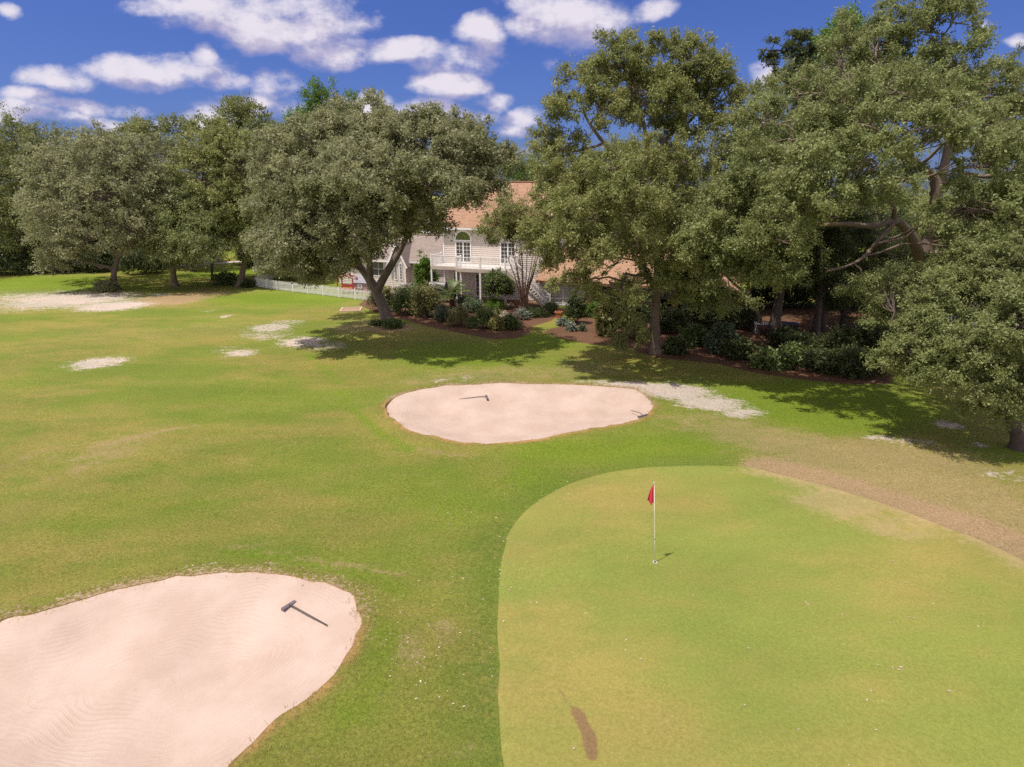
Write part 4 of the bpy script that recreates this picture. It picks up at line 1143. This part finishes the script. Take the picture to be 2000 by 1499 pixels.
def window(parent, u0, u1, z0, z1, w, nu, nv, name='window', gm=None, door=False, panels=1):
    gm = gm or M_glass
    fr = MB(); t = .07
    fr.box(u0, u0+t, w-.075, w-.012, z0, z1); fr.box(u1-t, u1, w-.075, w-.012, z0, z1)
    fr.box(u0+t, u1-t, w-.075, w-.012, z1-t, z1); fr.box(u0+t, u1-t, w-.075, w-.012, z0, z0+(.16 if door else t))
    f = fr.build(name, M_trim, parent)
    pw = (u1 - u0 - 2*t) / panels
    for p in range(panels):
        a = u0 + t + pw * p; b = a + pw
        if panels > 1:
            st = MB().box(a, a+.06, w-.068, w-.02, z0+(.16 if door else t), z1-t).box(b-.06, b, w-.068, w-.02, z0+(.16 if door else t), z1-t)
            st.build('stile', M_trim, f); a += .06; b -= .06
        zz0 = z0 + (.16 if door else t)
        MB().box(a, b, w-.045, w-.037, zz0, z1-t).build('pane', gm, f)
        mu = MB()
        for i in range(1, nu): mu.box(a+(b-a)*i/nu-.014, a+(b-a)*i/nu+.014, w-.06, w-.046, zz0, z1-t)
        for i in range(1, nv): mu.box(a, b, w-.063, w-.0455, zz0+(z1-t-zz0)*i/nv-.014, zz0+(z1-t-zz0)*i/nv+.014)
        if mu.v: mu.build('muntins', M_trim, f)
    return f

ho = thing('house', 'large cream clapboard house with terracotta shingle roof and white balcony', 'house', HO, R(-ANG))
gable_block(ho, 0, 10.2, 0, 8, 7.0, 10.75, M_side, M_roof, .45)
for q in ((-.06, .09), (10.1, 10.26)): MB().box(*q, -.065, -.036, 0, 6.6).build('corner_board', M_trim, ho)
# arched window over the upper door
f = window(ho, 1.25, 2.95, 3.32, 5.36, 0, 2, 5, 'balcony_door', M_glass, True, 2)
mb = MB(); nseg = 24; ca = (2.1, 5.52)
for (ri, ro, y0, y1) in ((.78, .93, -.085, -.012),):
    for k in range(nseg):
        a0, a1 = math.pi*k/nseg, math.pi*(k+1)/nseg
        q = [(ca[0]+r*math.cos(a), yy, ca[1]+r*math.sin(a)) for a in (a0, a1) for r in (ri, ro) for yy in (y0, y1)]
        mb.add(q, [(0,2,6,4),(1,5,7,3),(2,3,7,6),(0,4,5,1)])
mb.box(ca[0]-.93, ca[0]+.93, -.085, -.012, ca[1]-.12, ca[1])
aw = mb.build('arched_window', M_trim, ho)
mb = MB(); mb.v = [(ca[0], -.04, ca[1])] + [(ca[0]+.79*math.cos(math.pi*k/nseg), -.04, ca[1]+.79*math.sin(math.pi*k/nseg)) for k in range(nseg+1)]
mb.f = [(0, k+2, k+1) for k in range(nseg)]
mb.build('pane', M_glassg, aw)
mb = MB()
for a in (45, 90, 135): mb.bar((ca[0], -.055, ca[1]), (ca[0]+.78*math.cos(R(a)), -.055, ca[1]+.78*math.sin(R(a))), .018, .02, (0,1,0))
mb.build('muntins', simple('dark_muntin', (.16,.16,.09), .5), aw)
window(ho, 5.9, 7.5, 3.32, 5.4, 0, 2, 5, 'balcony_door', M_glass, True, 2)
window(ho, .92, 1.68, 1.4, 2.45, 0, 1, 1, 'window', M_glassg, False, 2)
window(ho, 3.3, 4.7, .12, 2.35, 0, 2, 5, 'patio_door', M_glass, True, 2)
# balcony
dk = MB()
for k in range(17): dk.box(-.25, 2.83, -2.4 + k*.14, -2.4 + k*.14 + .132, 3.22, 3.255)
for k in range(24): dk.box(2.83, 7.75, -3.4 + k*.14, -3.4 + k*.14 + .132, 3.22, 3.255)
deck = dk.build('balcony', M_deckwhite, ho)
jb = MB().box(-.25, 2.8, -2.44, -2.38, 2.92, 3.215).box(2.8, 7.75, -3.44, -3.38, 2.92, 3.215).box(2.77, 2.83, -3.38, -2.44, 2.92, 3.215).box(-.27, -.21, -2.38, -.05, 2.92, 3.215).box(7.72, 7.78, -3.38, -.05, 2.92, 3.215)
for k in range(14): jb.box(.2 + k*.55, .25 + k*.55, -2.36 if .2 + k*.55 < 2.8 else -3.36, -.05, 3.0, 3.215)
jb.build('beam', M_deck, deck)
for u, w, bot in ((-.2, -2.36, 0), (2.88, -2.36, 0), (2.88, -3.36, 0), (5.25, -3.36, 0), (7.7, -3.36, 0)):
    MB().box(u-.07, u+.07, w-.07, w+.07, bot, 2.92).build('post', M_trim, deck)
def railing(pts, z):
    for a, b in zip(pts[:-1], pts[1:]):
        rl = MB(); L = math.hypot(b[0]-a[0], b[1]-a[1])
        rl.bar((*a, z+.97), (*b, z+.97), .09, .045); rl.bar((*a, z+.12), (*b, z+.12), .05, .06)
        n = int(L / .13)
        for i in range(1, n):
            t = i / n; x_, y_ = a[0]+(b[0]-a[0])*t, a[1]+(b[1]-a[1])*t
            rl.box(x_-.016, x_+.016, y_-.016, y_+.016, z+.15, z+.95)
        rl.build('railing', M_iron, deck)
    for p in pts: MB().box(p[0]-.065, p[0]+.065, p[1]-.065, p[1]+.065, z-.3, z+1.06).build('railing_post', M_trim, deck)
railing([(-.2,-.2),(-.2,-2.36),(2.88,-2.36),(2.88,-3.36),(5.25,-3.36),(7.7,-3.36)], 3.26)
railing([(7.7,-2.05),(7.7,-.2)], 3.26)
# stairs
sm = MB(); ns = 17
for i in range(ns):
    u = 7.8 + 3.75 * i / ns; z = 3.2 * (1 - (i + 1) / (ns + .0)) + .02
    sm.box(u, u + .25, -3.3, -2.1, z, z + .04)
stair = sm.build('stairs', M_deck, ho)
for w in (-3.33, -2.07):
    MB().bar((7.75, w, 3.05), (11.55, w, -.05), .05, .28).build('stringer', M_deck, stair)
    rl = MB(); rl.bar((7.75, w, 4.2), (11.5, w, 1.0), .1, .08); rl.bar((7.75, w, 3.35), (11.5, w, .18), .07, .07)
    for i in range(1, 30):
        t = i / 30; u = 7.75 + 3.75 * t; zb = 3.35 - 3.17 * t
        rl.box(u-.022, u+.022, w-.022, w+.022, zb, zb + .83)
    rl.build('railing', M_iron, stair)
    MB().box(11.45, 11.58, w-.065, w+.065, 0, 1.12).build('railing_post', M_trim, stair)
# left wing
gable_block(ho, -15, -.05, 3.5, 9.5, 3.1, 5.35, M_side, M_roofgrey, .4, capmat=simple('shaded_ridge_cap', (.4,.3,.26), .9))  # roof and cap greyed in colour for the shade of the oak
gable_block(ho, -7.5, -5.85, 2.5, 5.6, 3.1, 4.75, M_side, M_roofgrey, .42, 'w')
for q in ((-7.56, -7.46), (-5.9, -5.8)): MB().box(*q, 2.43, 2.46, .1, 3.0).build('corner_board', M_trim, ho)
window(ho, -7.15, -6.78, .95, 2.75, 2.5, 2, 5); window(ho, -6.55, -6.18, .95, 2.75, 2.5, 2, 5)
window(ho, -5.3, -4.55, 1.15, 2.75, 3.5, 2, 2); window(ho, -10.5, -9.0, 1.1, 2.7, 3.5, 2, 2)
# higher rear block seen above the wing
gable_block(ho, -7, -.05, 9.6, 14, 5.9, 7.6, M_sidegrey, M_roofgrey, .4, capmat=simple('rear_ridge_cap', (.4,.3,.26), .9))
lm = MB().lathe((-3.95, 3.2, 2.25), [(.04,-.15),(.1,-.1),(.15,0),(.1,.1),(.03,.14)], 12)
lm.bar((-3.95, 3.42, 2.42), (-3.95, 3.2, 2.42), .03, .03)
lm.build('wall_lamp', M_white, ho, True)

# long low garage wing
ga = thing('garage', 'long low carport wing with terracotta roof and open dark bays right of the stairs', 'garage', HO, R(-ANG))
u0, u1, w0, w1 = 10.35, 27, -1.7, 5.5
mb = MB().box(u0, 14.6, w0, w1, 0, 2.45).box(14.6, u1, w1-.2, w1, 0, 2.45).box(u1-.2, u1, w0+1, w1-.2, 0, 2.45)
lap(mb, (u0, w0), (14.6, w0), .1, 2.45, (0, -1))
mb.build('wall', M_sidegrey, ga)
rz = 4.7; wm_ = (w0 + w1) / 2; sl = (rz - 2.5) / (wm_ - w0); ov = .5; e2 = 2.5 - sl * ov
rf = mesh_uv('roof', [([(u0-.2, w0-ov, e2+.12), (u1+.4, w0-ov, e2+.12), (u1+.4, wm_, rz+.12), (u0-.2, wm_, rz+.12)], .12),
                 ([(u1+.4, w1+ov, e2+.12), (u0-.2, w1+ov, e2+.12), (u0-.2, wm_, rz+.12), (u1+.4, wm_, rz+.12)], .12)], M_roof, ga)
MB().bar((u0-.2, wm_, rz+.135), (u1+.4, wm_, rz+.135), .3, .06).build('ridge_cap', rm2, rf)
MB().box(u0-.18, u1+.38, w0-ov-.035, w0-ov-.003, e2-.1, e2+.1).build('fascia', M_brownwood, rf)
MB().box(14.7, u1-.3, w0+.0, w0+.15, 2.15, 2.42).build('beam', M_brownwood, ga)
for u in (14.75, 15.3, 18.6, 22.4, 26.7): MB().box(u-.09, u+.09, w0-.02, w0+.17, 0, 2.15).build('post', M_brownwood, ga)
MB().box(14.8, 15.2, w0+.02, w0+.12, 0, 2.1).build('wood_panel', M_brownwood, ga)
window(ga, 12.6, 13.7, .1, 2.1, w0, 1, 1, 'side_door', M_sidegrey, True)

# ------------------------------------------------------------------ fences
def picket(label, pts, h, post_every=2.4, gap=.16, pw=.08, mat=None, group='white picket fences'):
    mat = mat or M_white
    root = thing('picket_fence', label, 'fence', (pts[0][0], pts[0][1], 0), 0, group)
    o = np.array(pts[0])
    for a, b in zip(pts[:-1], pts[1:]):
        a = np.array(a) - o; b = np.array(b) - o; L = np.linalg.norm(b - a); d = (b - a) / L; nrm = np.array((d[1], -d[0]))
        k = max(1, round(L / post_every))
        for s in range(k):
            p0 = a + d * L * s / k; p1 = a + d * L * (s + 1) / k; m = MB()
            m.bar((*p0, .25), (*p1, .25), .035, .08); m.bar((*p0, h - .22), (*p1, h - .22), .035, .08)
            n = max(2, int(np.linalg.norm(p1 - p0) / gap))
            for i in range(n):
                c = p0 + (p1 - p0) * (i + .5) / n + nrm * .03
                hh = h + rng.normal() * .008
                x0, x1 = c - d * pw / 2, c + d * pw / 2
                q = [(*x0, .05), (*x1, .05), (*x1, hh - .06), (*c, hh), (*x0, hh - .06)]
                q2 = [(p[0] + nrm[0]*.018, p[1] + nrm[1]*.018, p[2]) for p in q]
                m.add(q + q2, [(0,1,2,3,4), (9,8,7,6,5)] + [(j, 5+j, 5+(j+1) % 5, (j+1) % 5) for j in range(5)])
            m.build('picket_panel', mat, root)
            MB().box(p0[0]-.05, p0[0]+.05, p0[1]-.05, p0[1]+.05, 0, h + .03).build('post', mat, root)
        MB().box(b[0]-.05, b[0]+.05, b[1]-.05, b[1]+.05, 0, h + .03).build('post', mat, root)
picket('white picket fence running along the yard left of the forked oak', [G(545,541), G(499,560), G(545,567.5), G(728,589), G(845,562)], 1.02)
picket('far white picket fence in bluish shade behind the big olive yard shrub', [G(497,522), G(560,531), G(650,541)], 1.25)
picket('short white picket fence at the bottom of the balcony stairs', [G(1080,597), G(1148,596)], 1.0)

# ------------------------------------------------------------------ small things
# utility cover in the lawn
x, y, z = HZ(686, 605)
uc = thing('utility_cover', 'square tan-framed ground cover set in the lawn left of the forked oak', 'cover', (x, y, z), R(8))
MB().box(-.9,.9,-.95,-.8,-.02,.07).box(-.9,.9,.8,.95,-.02,.07).box(-.9,-.76,-.8,.8,-.02,.07).box(.76,.9,-.8,.8,-.02,.07).build('frame', simple('tan_frame_timber', (.5,.36,.27), .8, .25, 5), uc)
MB().box(-.76,.76,-.8,.8,-.02,.03).build('lid', simple('brown_lid', (.30,.19,.12), .9, .3, 6), uc)
# covered grill
x, y = G(857, 590)
gr_ = thing('barbecue_grill', 'black barbecue grill with grey domed hood under the left end of the balcony', 'grill', (x, y, 0), R(-15))
M_hood = simple('grill_hood_grey', (.13,.12,.12), .4, .2, 4)
mb = MB()
for k in range(13):
    a = math.pi * k / 12
    for xx in (-.62, .62): mb.v.append((xx, -.34*math.cos(a), .95 + .36*math.sin(a)))
mb.f = [(2*k, 2*k+1, 2*k+3, 2*k+2) for k in range(12)] + [tuple(range(0, 26, 2)), tuple(range(25, 0, -2))]
mb.build('hood', M_hood, gr_, False)
MB().box(-.62,.62,-.33,.33,.3,.945).build('cabinet', M_black, gr_)
for sx in (-.55,.55):
    for sy in (-.27,.27): MB().box(sx-.03,sx+.03,sy-.03,sy+.03,0,.3).build('leg', M_black, gr_)
MB().box(-1.02,-.63,-.28,.28,.86,.9).build('side_shelf', M_black, gr_)
MB().box(.63,1.02,-.28,.28,.86,.9).build('side_shelf', M_black, gr_)
gr_.scale = (1.3, 1.3, 1.45)
# playhouse and red play frame in the yard
x, y = G(712, 571)
ph = thing('playhouse', 'small pink-sided playhouse with grey roof behind the picket fence', 'playhouse', (x, y, 0), R(-18))
M_pink = siding('pink_siding', (.42,.26,.25))
mb = MB().box(-.8,.8,-.7,.7,0,1.15); lap(mb, (-.8,-.7), (.8,-.7), .05, 1.15, (0,-1), .16); mb.add([(-.8,-.7,1.15),(-.8,.7,1.15),(-.8,0,1.75),(.8,-.7,1.15),(.8,.7,1.15),(.8,0,1.75)], [(0,2,1),(3,4,5)])
mb.build('wall', M_pink, ph)
mesh_uv('roof', [([(-.95,-.85,1.05),(.95,-.85,1.05),(.95,0,1.82),(-.95,0,1.82)], .05), ([(.95,.85,1.05),(-.95,.85,1.05),(-.95,0,1.82),(.95,0,1.82)], .05)], roofmat('slate_grey_shingle', (.27,.26,.29), (.33,.32,.35), (.36,.35,.38)), ph)
window(ph, -.25, .25, .5, .95, -.72, 2, 2)
x, y = G(680, 573)
pf = thing('play_frame', 'red wooden play frame with arched top left of the small playhouse', 'play frame', (x, y, 0), R(-12))
M_redw = simple('red_wood', (.34,.05,.04), .6, .25, 5)
for sx in (-.85, .85):
    for sy in (-.5, .5): MB().box(sx-.05,sx+.05,sy-.05,sy+.05,0,1.6).build('leg', M_redw, pf)
mb = MB()
for sy in (-.5, .5):
    mb.tube([(-.85+1.7*k/10, sy, 1.55+.3*math.sin(math.pi*k/10)) for k in range(11)], .055, 8)
mb.build('arch', M_redw, pf)
MB().box(-.85,.85,-.45,.45,.42,.48).build('platform', M_redw, pf)
MB().box(-.8,.8,.42,.46,.55,.85).build('back_board', M_redw, pf)
x, y = G(690, 570)
lt = thing('garden_lantern', 'white globe garden lantern on a thin post beside the red play frame', 'lantern', (x, y, 0))
MB().tube([(0,0,0),(0,0,1.55)], .03, 8).build('post', M_black, lt)
MB().lathe((0,0,1.7), [(.03,-.16),(.12,-.1),(.16,0),(.12,.1),(.03,.15)], 14).build('globe', M_white, lt, True)
# table and bin in the shade on the right
x, y = G(1498, 652)
tb = thing('garden_table', 'long white-topped garden table in deep shade beside the crooked thin trunk', 'table', (x, y, 0), R(-14))
MB().box(-.95,.95,-.4,.4,.72,.77).build('table_top', M_white, tb)
for sx in (-.85,.85):
    for sy in (-.32,.32): MB().box(sx-.035,sx+.035,sy-.035,sy+.035,0,.72).build('leg', M_white, tb)
x, y = G(1540, 655)
bn = thing('storage_box', 'black lidded storage box right of the white-topped garden table', 'storage box', (x, y, 0), R(-14))
MB().box(-.5,.5,-.32,.32,.08,.8).build('body', M_black, bn)
MB().box(-.55,.55,-.37,.37,.8,.88).box(-.5,.5,-.3,.3,.88,.92).build('lid', simple('blue_black_lid', (.05,.05,.09), .25, .2, 3), bn)
for sx in (-.42,.42): MB().box(sx-.05,sx+.05,-.25,.25,0,.08).build('foot', M_black, bn)
# terracotta lantern block by the stairs
x, y, z = HZ(1091, 621)
pt = thing('terracotta_planter', 'small square terracotta planter at the bottom of the stairs', 'planter', (x, y, z), R(-20))
MB().add([(-.2,-.2,0),(.2,-.2,0),(.2,.2,0),(-.2,.2,0),(-.25,-.25,.5),(.25,-.25,.5),(.25,.25,.5),(-.25,.25,.5)], [(0,1,5,4),(1,2,6,5),(2,3,7,6),(3,0,4,7),(3,2,1,0)]).build('pot', simple('terracotta', (.42,.14,.07), .8, .2, 6), pt)
MB().box(-.29,.29,-.29,-.23,.44,.52).box(-.29,.29,.23,.29,.44,.52).box(-.29,-.23,-.23,.23,.44,.52).box(.23,.29,-.23,.23,.44,.52).build('rim', simple('terracotta_rim', (.46,.17,.09), .8, .2, 6), pt)
MB().box(-.23,.23,-.23,.23,.4,.43).build('soil', M_hole, pt)
# sunlit driveway beyond the shade, cart path on the left
M_pave = simple('pale_pavement', (.50,.42,.40), .9, .15, 2, .2)
def strip(name, pts, wid, mat, z=.012):
    m = MB(); pts = [np.array(p, float) for p in pts]
    for i, p in enumerate(pts):
        d = pts[min(i+1, len(pts)-1)] - pts[max(i-1, 0)]; d /= np.linalg.norm(d); n_ = np.array((-d[1], d[0]))
        m.v += [(*(p - n_ * wid/2), z), (*(p + n_ * wid/2), z)]
    m.f = [(2*i, 2*i+2, 2*i+3, 2*i+1) for i in range(len(pts) - 1)]
    return tag(m.build(name, mat), None, None, None, 'structure')
strip('driveway', [G(1600,572), G(1740,597), G(1850,620), G(2000,655), G(2200,710)], 2.6, M_pave)
strip('cart_path', [G(300,520), G(390,519), G(440,513), G(520,508), G(640,505)], 2.2, M_pave)
# two neighbours' houses glimpsed through the trees
for px, py, Yd, lab, rot in ((395, 512, 88, 'white neighbour house glimpsed between the left trunks', 15), (92, 500, 100, 'pinkish-roofed neighbour house glimpsed past the far left tree', -10)):
    p = P(px, py, Yd)
    nh = thing('neighbour_house', lab, 'house', (p[0], Yd, 0), R(rot), 'neighbour houses behind the wood')
    w0_ = 1.6 if px > 300 else 3.0
    gable_block(nh, -w0_, w0_, 0, 5, 2.6, 4.0, M_side if px < 300 else siding('white_siding', (.7,.68,.68)), M_roofgrey, .35, 'w' if px > 300 else 'u', capmat=M_roofgrey if px < 300 else None)
    window(nh, -.6, .6, 1.0, 2.1, 0, 2, 2)

# ------------------------------------------------------------------ sun, sky, clouds
SUNV = Vector((-.83, -.46, 2.42)).normalized()
el = math.asin(SUNV.z); az = math.atan2(SUNV.x, SUNV.y)
sun = bpy.data.lights.new('sun', 'SUN'); sun.energy = 4.0; sun.angle = R(.5); sun.color = (1.0, .93, .83)
so_ = bpy.data.objects.new('sun', sun); COL.objects.link(so_)
so_.rotation_euler = (-SUNV).to_track_quat('-Z', 'Y').to_euler()
so_.location = (-20, -12, 60)

wd = bpy.data.worlds.new('World'); scene.world = wd; wd.use_nodes = True
wd.node_tree.nodes.clear()
w = NT(wd.node_tree)
sky = w.n('TexSky'); sky.sky_type = 'NISHITA'; sky.sun_disc = False
sky.sun_elevation = el; sky.sun_rotation = az
sky.air_density = 1.0; sky.dust_density = 1.4; sky.ozone_density = 3.0
dirv = w.n('TexCoord').outputs['Generated']
sep = w.n('SeparateXYZ', Vector=dirv)
ysafe = w.math('MAXIMUM', sep.outputs[1], .05)
uvn = w.n('CombineXYZ', X=w.math('DIVIDE', sep.outputs[0], ysafe), Y=w.math('DIVIDE', sep.outputs[2], ysafe), Z=0.0).outputs[0]
CL = [(380,20,110,26,1),(450,45,140,34,1),(560,60,150,42,1.1),(560,25,120,34,1),(650,105,75,34,1),(700,125,36,16,.8),(790,105,90,26,.95),(740,118,50,20,.8),(935,72,46,44,1.1),(920,120,66,30,.8),(870,140,60,20,.6),
      (240,130,78,28,1.05),(310,140,130,30,1.05),(385,118,34,24,1.1),(430,158,56,20,.8),(110,150,80,28,1.05),(60,182,66,22,.9),(160,203,100,17,.85),(25,205,45,18,.8),
      (885,172,74,26,1.05),(960,196,42,20,.9),(1100,45,112,56,1.15),(1050,8,74,32,1),(1150,60,62,30,1),(1262,26,42,26,1.0),(1490,150,36,36,1.0),(1080,130,22,16,.6),
      (720,205,74,26,.9),(830,218,70,22,.95),(1022,228,50,22,.9),(990,252,44,15,.7),(450,212,100,32,.8),(545,165,60,32,.72),(15,18,28,16,.7),(310,226,44,12,.6),(1002,296,34,12,.6),
      (1985,85,22,13,.6),(80,225,100,18,.75),(600,215,70,24,.75),(420,240,80,18,.8),(1930,60,30,12,.6),(220,235,60,14,.7),(760,240,80,16,.8),(900,225,70,16,.75),(0,240,60,14,.7)]
grp = bpy.data.node_groups.new('cloud_field', 'ShaderNodeTree')
grp.interface.new_socket('P', in_out='INPUT', socket_type='NodeSocketVector')
grp.interface.new_socket('D', in_out='OUTPUT', socket_type='NodeSocketFloat')
gt = NT(grp); gi = grp.nodes.new('NodeGroupInput'); go = grp.nodes.new('NodeGroupOutput')
wp = gt.n('TexNoise', Scale=5.0, Detail=3.0); gt.set(wp, 'Vector', gi.outputs[0])
pw = gt.vmath('ADD', gi.outputs[0], gt.vmath('MULTIPLY', gt.vmath('SUBTRACT', wp.outputs[1], (.5,.5,.5)), (.10,.06,0)))
acc = None
for px, py, rx, ry, st in CL:
    a = ray(px, py); cu, cv = a[0] / a[1], a[2] / a[1]
    b = ray(px + rx, py); ru = b[0] / b[1] - cu
    b = ray(px, py - ry); rv = b[2] / b[1] - cv
    q = gt.vmath('MULTIPLY', gt.vmath('SUBTRACT', pw, (cu, cv, 0)), (1 / ru, 1 / rv, 0))
    val = gt.math('MULTIPLY_ADD', gt.vmath('DOT_PRODUCT', q, q, 1), -.62 * st, st)
    acc = val if acc is None else gt.math('SMOOTH_MAX', acc, val, .25)
nz = gt.noise(gt.vmath('MULTIPLY', gi.outputs[0], (1, 1.5, 1)), 11, 9, .6)
nz2 = gt.noise(gt.vmath('MULTIPLY', gi.outputs[0], (1, 1.7, 1)), 30, 6, .65)
den = gt.math('ADD', gt.math('MAXIMUM', acc, -1.5), gt.math('MULTIPLY', gt.math('SUBTRACT', nz, .5), 2.6))
den = gt.math('ADD', den, gt.math('MULTIPLY', gt.math('SUBTRACT', nz2, .5), .55))
grp.links.new(den, go.inputs[0])
def field(vec):
    nd = wd.node_tree.nodes.new('ShaderNodeGroup'); nd.node_tree = grp
    wd.node_tree.links.new(vec, nd.inputs[0]); return nd.outputs[0]
d0 = field(uvn); d1 = field(w.vmath('ADD', uvn, (-.010, .028, 0)))
front = w.math('MULTIPLY', w.step(sep.outputs[1], .05, .25), w.step(sep.outputs[2], .62, .45))
mask = w.math('MULTIPLY', w.step(d0, .10, 1.05), front)
rest = w.noise(w.vmath('MULTIPLY', dirv, (1, 1, 1.8)), 2.6, 7, .6)  # unseen clouds outside the view, added to brighten the shade
mask = w.math('MAXIMUM', mask, w.math('MULTIPLY', w.step(rest, .38, .52), w.math('MULTIPLY', w.math('SUBTRACT', 1.0, front), w.step(sep.outputs[2], 0.0, .12))))
lit = w.step(w.math('SUBTRACT', d0, d1), -.35, .55)
body = w.mix(lit, (4.7,4.3,6.0), (8.2,7.6,8.3))
skyc = w.mix(1.0, sky.outputs[0], (.41,.52,1.03), 'MULTIPLY')
body = w.mix(front, (10.5,9.8,10.4), body)
final = w.mix(w.math('MULTIPLY', mask, .93), skyc, body)
bg = w.n('Background', Color=final, Strength=.082)
wo = w.n('OutputWorld'); wd.node_tree.links.new(bg.outputs[0], wo.inputs[0])

scene.view_settings.view_transform = 'Standard'
scene.view_settings.look = 'None'
scene.view_settings.exposure = 0.37
scene.view_settings.gamma = 1
scene.view_settings.use_curve_mapping = False
scene.render.engine = 'CYCLES'
scene.cycles.max_bounces = 6
scene.cycles.transparent_max_bounces = 8
scene.cycles.use_denoising = False
print('built in', round(time.time() - T0, 1), 's')
